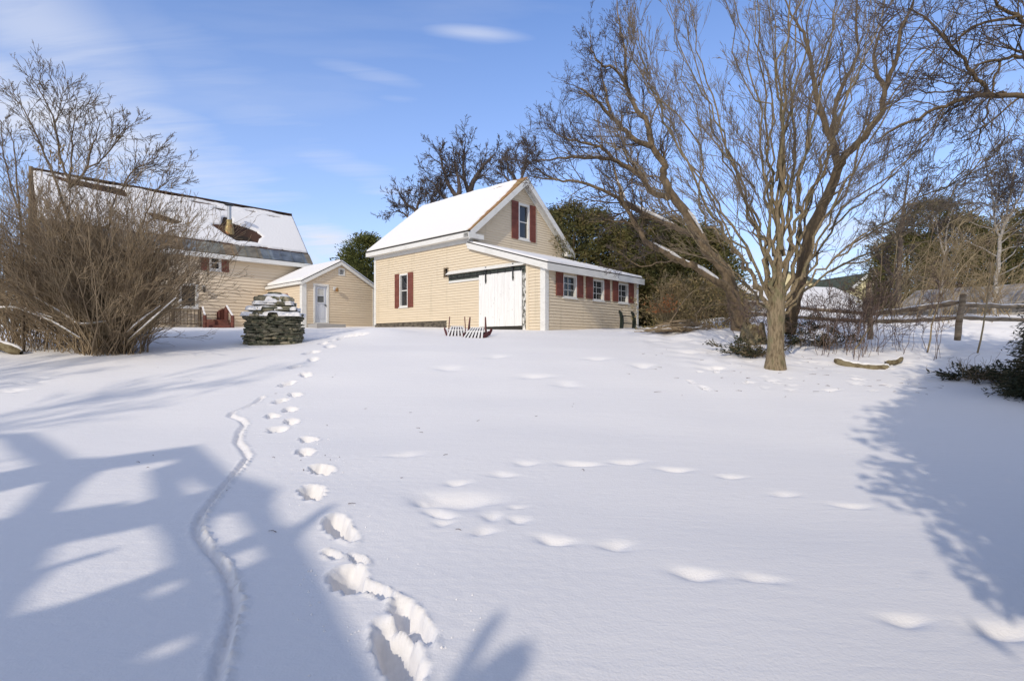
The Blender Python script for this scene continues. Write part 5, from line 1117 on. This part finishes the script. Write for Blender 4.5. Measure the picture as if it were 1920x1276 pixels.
for i, (pp, lab) in enumerate([([(1600, 650), (1640, 600), (1700, 540), (1760, 500)], 'pale leaning stem crossing the fence rails'), ([(1738, 640), (1760, 560), (1775, 480), (1800, 400)], 'straight pale stem left of the second fence post'), ([(1832, 640), (1850, 560), (1858, 500), (1864, 440)], 'dark straight stem right of the second fence post')]):
    thicket('young_tree', lab, 'sapling', 14.6, pp[0][0], [pp], M['tantwig'], 95 + i, SPT, r0=.026, nk=10, kl=.9, jit=2)
tb = []
for i in range(70):
    x0 = rr.choice((rr.uniform(1475, 1600), rr.uniform(1560, 1740), rr.uniform(1380, 1450))); q = rr.uniform(-60, 70); hh_ = rr.uniform(25, 105)
    tb.append([(x0, 640), (x0 + q * .3, 640 - hh_ * .45), (x0 + q * .7, 640 - hh_ * .8), (x0 + q, 640 - hh_)])
thicket('tangled_brush', 'thin tangled brown brush growing along the snowy bank under the fence', 'brush', 15.0, 1600, tb, M['redtwig'], 66, SPT, r0=.0065, nk=5, kl=.5, jit=8, zs=1.2)
# dense brush behind the brush pile
br = []
for i in range(60):
    x0 = rr.uniform(1235, 1375); q = rr.uniform(-45, 50); hh_ = rr.uniform(30, 100); br.append([(x0, 615), (x0 + q * .2, 615 - hh_ * .5), (x0 + q * .6, 615 - hh_ * .9), (x0 + q, 615 - hh_)])
ob = thicket('olive_shrub', 'dense olive brown shrub between the lean-to and the leaning tree', 'shrub', 20.5, 1290, br, M['tantwig'], 62, SPT, r0=.010, nk=7, kl=.6)
P, Dd = conifer_pts(2.1, 1.7, 210, 30, 1.0, 63, 'column', 0, 0, .22); P[:, 0] = P[:, 0] * 1.1 + .45; P[:, 2] *= .85; leaf_mesh('leaves', P, Dd, .13, .02, M['brush'], ob, 63)
x = (1243 - CX) / F * 19.6; o = empty('rust_leaved_shrub', (x, 19.6, gz(x, 19.6)), 0); tag(o, 'small shrub still holding rust orange leaves beside the lean-to', 'shrub')
P, Dd = conifer_pts(.55, .45, 20, 16, .6, 64, 'column', 0, 0, .2); P[:, 2] += .65; leaf_mesh('leaves', P, Dd, .08, .02, M['orange'], o, 64)
T = Tubes(); r = random.Random(9)
for i in range(14): branch(T, Vector((r.uniform(-.1, .1), r.uniform(-.1, .1), 0)), Vector((r.uniform(-.4, .4), r.uniform(-.4, .4), 1)), 1.1, .008, 0, r, SPT)
T.build('stems', M['tantwig'], o)
# brush pile of cut sticks
x = (1275 - CX) / F * 17.6; o = empty('brush_pile', (x, 17.6, gz(x, 17.6)), 0); tag(o, 'heap of cut brown sticks dusted with snow beside the lean-to', 'brush pile'); r = random.Random(12); T = Tubes(); T2 = Tubes()
for i in range(420):
    cx = r.gauss(0, .42); cy = r.gauss(0, .28); cz = abs(r.gauss(0, .16)) * max(.2, 1 - abs(cx)); a = r.uniform(-.6, .6); l = r.uniform(.25, .9)
    A_ = Vector((cx - l / 2 * math.cos(a), cy - l / 2 * math.sin(a), cz + r.uniform(-.05, .06))); B_ = Vector((cx + l / 2 * math.cos(a), cy + l / 2 * math.sin(a), cz + r.uniform(-.08, .12))); rd = r.uniform(.004, .016)
    T.add([tuple(A_), tuple(A_.lerp(B_, .5) + Vector((0, 0, r.uniform(-.03, .04)))), tuple(B_)], [rd, rd, rd * .6], 4)
    if r.random() < .17: m_ = A_.lerp(B_, .5); T2.add([tuple(A_.lerp(B_, .3) + Vector((0, 0, rd + .01))), tuple(m_ + Vector((0, 0, rd + .03))), tuple(A_.lerp(B_, .8) + Vector((0, 0, rd + .012)))], [.008, .022, .008], 5)
for k_ in ([(-.5, 0, .1), (-.2, -.1, .5), (.1, -.1, 1.0), (.5, 0, 1.35), (.9, .1, 1.4)], [(.3, -.3, .0), (.45, -.3, .3), (.5, -.28, .62), (1.0, -.2, .85), (1.6, -.1, .9)]):
    limb(T, [Vector(q) for q in k_], .022, .008, r, SPT, 5, kl=.5, sides=5)
T.build('sticks', M['shrubtwig'], o); T2.build('snow', M['roofsnow'], o)

# stump with snow, curved log, log at left
def stump():
    x = (1414 - CX) / F * 15.6; o = empty('tree_stump', (x, 15.6, gz(x, 15.6)), 0); tag(o, 'broken hollow stump with snow on top left of the maple trunk', 'stump'); r = random.Random(3); mb = MB(); n = 20; H = [.55 + r.uniform(-.13, .08) for _ in range(n)]
    rs_ = [(.42, -.1), (.38, .1), (.33, .35), (.31, None), (.24, None), (.2, .18)]; k = 0
    for (q, z) in rs_:
        for i in range(n): a = 2 * math.pi * i / n; w = q * (1 + .1 * math.sin(3 * a) + .05 * math.sin(7 * a)); mb.v.append((w * math.cos(a), w * math.sin(a) * .85, H[i] if z is None else z))
    for j in range(len(rs_) - 1):
        for i in range(n): mb.f.append((j * n + i, j * n + (i + 1) % n, (j + 1) * n + (i + 1) % n, (j + 1) * n + i))
    mb.build('wood', M['log'], o, smooth=True)
    nx = ny = 20; X_, Y_ = np.meshgrid(np.linspace(-.27, .27, nx), np.linspace(-.22, .22, ny)); q = 1 - (X_ / .25) ** 2 - (Y_ / .2) ** 2; Hh = np.where(q > 0, .44 + .12 * np.sqrt(np.clip(q, 0, 1)), .3); grid_mesh('snow', np.stack([X_.ravel(), Y_.ravel(), Hh.ravel()], 1), nx, ny, M['roofsnow'], o)
stump()
def logf(name, label, pts, rad, snow, m='log', z=None):
    P = [Vector(p) for p in pts]; T = Tubes(); b = P[0].copy(); o = empty(name, tuple(b), 0); tag(o, label, 'log'); C = catmull([p - b for p in P], 4); r = random.Random(len(label)); rd = [rad * r.uniform(.9, 1.1) * (.45 if i in (0, len(C) - 1) else 1) for i in range(len(C))]
    T.add([tuple(c) for c in C], rd, 9); T.build('wood', M[m], o)
    if snow: T = Tubes(); T.add([tuple(c + Vector((0, .02, q * .72))) for c, q in zip(C, rd)], [q * .62 * r.uniform(.8, 1.05) for q in rd], 7); T.build('snow', M['roofsnow'], o)
def onground(px, D, up): x = (px - CX) / F * D; return (x, D, gz(x, D) + up)
logf('curved_log', 'curved mossy log half buried in snow below the fence', [onground(1566, 12.9, .06), onground(1590, 12.6, .01), onground(1625, 12.4, -.02), onground(1655, 12.4, -.02), onground(1668, 12.35, -.03)], .10, True)
logf('short_log', 'short snow capped log piece right of the curved log', [onground(1660, 12.8, .05), onground(1680, 12.9, .06), onground(1692, 13.0, .1)], .06, True)
logf('fallen_log', 'thick fallen trunk with snow on it at the left edge', [onground(-60, 13.6, .5), onground(0, 13.6, .22), onground(40, 13.6, .05)], .11, True)

# the big tangled shrub on the left ------------------------------------------------
def left_shrub():
    D = 14.2; b = at(210, HY, D); g = gz(b.x, b.y); o = empty('tangled_shrub', (b.x, b.y, g), 0); tag(o, 'big tangled leafless brown shrub with snowy low branches at left', 'shrub'); r = random.Random(15); T = Tubes()
    sp = dict(n=[6, 5, 4, 3], kids=[6, 4, 3, 0], ratio=.5, wob=.10, up=.03, ang=.5, rmin=.0048)
    for i in range(330):
        a = r.uniform(0, 6.28); q = r.uniform(0, .75); px0 = Vector((q * math.cos(a) * 1.2, q * math.sin(a) * .8, -.1)); le = r.uniform(-1, 1); L_ = r.uniform(1.6, 4.3) * (1 - .12 * abs(le))
        d = Vector((le * 1.05, r.uniform(-.6, .6), r.uniform(.75, 1.5))).normalized()
        branch(T, px0, d, L_, r.choice((.007, .009, .011, .014, .024)), 0, r, sp)
    for i in range(200):                                         # second root clump to the left edge
        px0 = Vector((r.uniform(-3.6, -1.2), r.uniform(-.3, 1.4), -.1)); d = Vector((r.uniform(-.6, .5), r.uniform(-.4, .4), 1)).normalized(); branch(T, px0, d, r.uniform(1.9, 4.0), r.uniform(.007, .018), 0, r, sp)
    T.build('stems', M['shrubtwig'], o)
    for path in ([(-110, 586), (20, 577), (75, 590), (100, 598)], [(20, 575), (90, 600), (150, 635)], [(64, 558), (120, 590), (150, 608), (200, 604)], [(300, 575), (260, 605), (235, 628)], [(330, 560), (285, 600), (240, 640)]):
        k = Tubes(); P = [at(a, c, D - .5) - o.location for a, c in path]; k.add([tuple(p) for p in catmull(P, 3)], [.012 + .018 * i / (len(P) * 3 - 3) for i in range(len(P) * 3 - 2)], 6); k.build('low_branch', M['bark'], o)
        k = Tubes(); P = [at(a, c - 2.2, D - .5) - o.location for a, c in path]; C = catmull(P, 3); k.add([tuple(p) for p in C], [.012 + .02 * math.sin(math.pi * i / (len(C) - 1)) * (.6 + .5 * r.random()) for i in range(len(C))], 6); k.build('snow', M['roofsnow'], o)
left_shrub()
SPL = dict(n=[6, 5, 3], kids=[6, 4, 0], ratio=.5, wob=.10, up=.05, ang=.6, rmin=.0055)
def left_tree():
    D = 14.0; b = at(165, HY, D); g = gz(b.x, b.y); o = empty('young_bare_tree', (b.x, b.y, g), 0); tag(o, 'young bare tree with a few dead leaves growing out of the left shrub', 'tree'); r = random.Random(25); T = Tubes()
    def L(px, py, dd=0): return at(px, py, D + dd) - o.location
    for pp, r0 in [([(165, 655), (150, 600), (134, 520), (129, 450), (131, 350)], .065), ([(131, 350), (112, 290), (104, 230), (80, 180), (55, 142)], .028), ([(131, 352), (160, 320), (175, 270), (190, 230)], .03), ([(131, 350), (133, 300), (137, 250), (140, 215)], .026), ([(160, 320), (190, 300), (220, 265), (243, 235)], .02),
                   ([(104, 230), (112, 205), (115, 178)], .014), ([(124, 400), (100, 330), (70, 260), (45, 205), (10, 165)], .03), ([(45, 600), (42, 500), (38, 400), (28, 300), (22, 240)], .035), ([(38, 400), (10, 310), (0, 230)], .022), ([(160, 640), (190, 520), (205, 420), (230, 350), (290, 310)], .03), ([(230, 350), (250, 320), (290, 300)], .018), ([(215, 600), (250, 480), (275, 400), (300, 350), (340, 330)], .022)]:
        dt = r.uniform(-.5, .5); P = [L(x_, y_, dt * j / len(pp)) for j, (x_, y_) in enumerate(pp)]
        if pp[0][1] >= 600: P[0].z = -.15
        limb(T, P, r0 * 1.15, .008, r, SPL, 17, t0=.15, kl=.95, sides=7, wob=.015, kr=.4)
    T.build('trunk_and_branches', M['youngbark'], o)
    P = []
    for (px, py) in [(98, 285), (113, 300), (118, 275), (72, 278), (105, 290), (140, 310), (145, 322), (90, 262)]:
        for i in range(9): P.append(tuple(L(px + r.uniform(-5, 5), py + r.uniform(-6, 10))))
    P = np.array(P); leaf_mesh('leaves', P, np.array([[0, 0, -1.]]) + np.random.RandomState(2).randn(len(P), 3) * .3, .09, .022, M['deadleaf'], o, 2)
left_tree()
# ------------------------------------------------------------------ unseen shadow screen added behind the photographer, and trees that shade the yard
def build_shadow_screen():
    """unseen thin screen added behind the camera, outline and holes cut to cast the snow shadows"""
    Y0 = -4.6; tn = math.tan(SUN_EL)
    def back(zx, zy):
        p = ground_at(zx * .467, 680 + zy * .467) if zy < 1276 else ground_at(zx * .467, 680 + zy * .467); h = (p.y - Y0) / -SUN_H.y; return Vector((p.x + SUN_H.x * h, p.z + h * tn))
    outer = [(-700, 290), (-300, 282), (0, 283), (140, 278), (200, 310), (300, 380), (420, 378), (800, 328), (860, 380), (925, 440), (1060, 480), (1120, 505), (1100, 570), (1130, 640), (1190, 655), (1230, 620), (1330, 560), (1345, 575), (1240, 660), (1215, 710), (1270, 800), (1330, 900), (1400, 1050), (1480, 1180), (1540, 1290), (1640, 1420), (1760, 1330), (1930, 1060), (2005, 985), (2020, 1000), (1960, 1100), (1850, 1300), (1930, 1210), (2050, 1125), (2135, 1105), (2140, 1170), (2060, 1290), (2000, 1400), (1950, 1500)]
    holes = [[(430, 425), (700, 385), (710, 400), (600, 430), (620, 545), (480, 575), (545, 550), (245, 592), (330, 490), (400, 440)], [(725, 440), (850, 512), (760, 524)], [(235, 722), (620, 645), (665, 700), (690, 810), (560, 862), (430, 905), (260, 965), (90, 1000), (125, 920), (250, 810), (470, 748), (440, 745), (190, 815)],
             [(880, 600), (960, 598), (1020, 680), (880, 738), (835, 690)], [(915, 770), (1040, 728), (1060, 785), (960, 825)], [(600, 905), (720, 862), (735, 885), (650, 935)], [(540, 1165), (760, 1080), (780, 1120), (670, 1175)], [(0, 515), (175, 475), (60, 605), (0, 632), (-60, 640), (-60, 530)], [(-80, 320), (0, 300), (40, 345), (140, 412), (0, 440), (-80, 450)]]
    O2 = [back(*p) for p in outer]; left = O2[0].x - 6; ob_ = [Vector((left, 1.0)), Vector((left, O2[0].y + .3))] + O2 + [Vector((O2[-1].x + .3, 1.0))]
    loops = [[Vector((v.x, v.y, 0)) for v in ob_]] + [[Vector((back(*p).x, back(*p).y, 0)) for p in h] for h in holes]
    tris = tessellate_polygon(loops); flat = [v for l in loops for v in l]; mb = MB(); th = .06
    mb.v = [(v.x, Y0, v.y) for v in flat] + [(v.x, Y0 - th, v.y) for v in flat]; n = len(flat)
    for t in tris: mb.f.append(tuple(t)); mb.f.append(tuple(n + i for i in t[::-1]))
    k = 0
    for l in loops:
        m_ = len(l)
        for i in range(m_): mb.f.append((k + i, k + (i + 1) % m_, n + k + (i + 1) % m_, n + k + i))
        k += m_
    o = mb.build('shadow_screen', M['siding2']); tag(o, 'unseen cut-out screen added behind the photographer to shade the near snow', 'wall')
build_shadow_screen()
def shade_cedar():
    cx, cy, H = 5.6, -2.6, 11.5; o = empty('shade_cedar', (cx, cy, -.1), 0); tag(o, 'broad evergreen standing behind the right side of the viewpoint', 'evergreen tree'); r = np.random.RandomState(101)
    n = 6500; a = r.rand(n) * 6.28; rr_ = 5.2 * np.sqrt(r.rand(n)); z = 1.2 + (H - 1.2) * r.rand(n); P = np.stack([cx + rr_ * np.cos(a), cy + rr_ * np.sin(a), z], 1)
    q = P[:, :2].copy()
    for _ in range(4): h = P[:, 2] - base_np(q[:, 0], q[:, 1]); q = P[:, :2] - np.array([SUN_H.x, SUN_H.y])[None] * (h / math.tan(SUN_EL))[:, None]
    bl = [(ground_at(*p).x, ground_at(*p).y) for p in [(1935, 1160), (1835, 1085), (1765, 1035), (1700, 965), (1655, 900), (1668, 850), (1640, 790), (1715, 745), (1745, 700), (1775, 660)]]
    poly = [(bl[0][0] + .2, bl[0][1] - 3.5)] + bl + [(bl[-1][0] + 4, bl[-1][1] + 7), (40, 30), (40, -3)]
    sdv = poly_sd(q[:, 0], q[:, 1], poly)
    out = (P[:, 1] < -.7) | (P[:, 0] > 1.2 * P[:, 1] + 1.3)
    P = P[(sdv < -.12) & out]; k = 30; n = len(P)  # crown shaped by its shadow: only clusters shading the outlined patch are kept
    PP = (P[:, None, :] + r.randn(n, k, 3) * np.array([.20, .20, .15])).reshape(-1, 3); D_ = r.randn(n * k, 3) + np.array([0, 0, -.3])
    leaf_mesh('crown', PP - np.array([[cx, cy, -.1]]), D_, .22, .05, M['cedar'], o, 9)
    T = Tubes(); T.add([(0, 0, -.2), (0, 0, 5), (0, 0, 10.5)], [.25, .18, .04], 8); rg = random.Random(6)
    for i in range(40): z = rg.uniform(1, 9.5); a = rg.uniform(-2.6, -.2); l = rg.uniform(1, 3.5); T.add([(0, 0, z), (l * .5 * math.cos(a), l * .5 * math.sin(a), z + .2), (l * math.cos(a), l * math.sin(a), z + .5)], [.05, .03, .01], 4)
    T.build('trunk', M['barkdark'], o)
shade_cedar()
for i, (x_, y_, h_, lab) in enumerate([(-19, -3, 14, 'bare tree standing left of the viewpoint whose shadow streaks the yard'), (-17, -8, 13, 'slim bare tree far behind the viewpoint casting soft branch shadows'), (-25, 4, 12, 'bare tree beyond the left frame edge near the long house')]):
    o = empty('yard_tree', (x_, y_, -.1), 0); tag(o, lab, 'tree', 'bare trees outside the frame'); r = random.Random(200 + i); T = Tubes(); sp = dict(n=[7, 5, 4], kids=[9, 6, 0], ratio=.5, wob=.1, up=.05, ang=.6, rmin=.016)
    limb(T, [Vector((0, 0, 0)), Vector((.3, 0, h_ * .3)), Vector((.1, .2, h_ * .6)), Vector((0, 0, h_))], .20, .035, r, sp, 22, t0=.25, kl=4.8, kr=.5); T.build('trunk_and_branches', M['bark'], o)

# loose crumbs of snow kicked out beside the footprints and the trail
def crumbs():
    r = random.Random(44); V = []; Fq = []
    spots = [(745, 1225, .30), (770, 1150, .28), (715, 1090, .30), (652, 1085, .28), (640, 985, .30), (585, 922, .28), (603, 880, .25), (572, 847, .25), (578, 824, .25), (520, 805, .25), (547, 790, .2), (543, 768, .2), (690, 1120, .3), (655, 1030, .3)]
    cen = [ground_at(a_, b_) for a_, b_, c_ in spots]
    oct_ = [(1, 0, 0), (0, 1, 0), (-1, 0, 0), (0, -1, 0), (0, 0, 1)]
    for px, py, sp_ in spots:
        p = ground_at(px, py)
        for i in range(46):
            a = r.uniform(0, 6.28); q = sp_ * r.uniform(.55, 1.5); x = p.x + q * math.cos(a); y = p.y + q * 1.1 * math.sin(a); z = gz(x, y)
            if any(math.hypot(x - g_.x, (y - g_.y) * .7) < .21 for g_ in cen): continue
            sz = r.uniform(.003, .010) * (1.6 if r.random() < .1 else 1); n = len(V); b = r.uniform(0, 1.5)
            for (u, v, w) in oct_: k = sz * r.uniform(.7, 1.3); V.append((x + k * (u * math.cos(b) - v * math.sin(b)), y + k * (u * math.sin(b) + v * math.cos(b)), z + k * w * .9 - .001))
            Fq += [(n, n + 1, n + 4), (n + 1, n + 2, n + 4), (n + 2, n + 3, n + 4), (n + 3, n, n + 4)]
    o = np_mesh('snow_crumbs', V, Fq, M['snow'], None, False); tag(o, 'loose crumbs of snow scattered beside the deep footprints', 'snow', kind='stuff')
crumbs()

# thin twigs dropped on the snow under the trees
def litter():
    r = random.Random(91); T = Tubes()
    for i in range(110):
        px = r.uniform(1180, 1800) if i < 80 else r.uniform(250, 1100); py = r.uniform(650, 745) if i < 80 else r.uniform(680, 1000); p = ground_at(px, py); a = r.uniform(0, 3.14); l = r.uniform(.03, .22) * (1 if i < 80 else .35); q = Vector((math.cos(a), math.sin(a), 0)) * l
        T.add([tuple(p + Vector((0, 0, .006))), tuple(p + q * .5 + Vector((q.y * .12, -q.x * .12, .008 + r.uniform(0, .006)))), tuple(p + q + Vector((0, 0, .008)))], [.004, .003, .002], 3)
    o = T.build('twig_litter', M['redtwig']); tag(o, 'thin dark twigs dropped on the snow under the bare trees', 'twigs', kind='stuff')
litter()
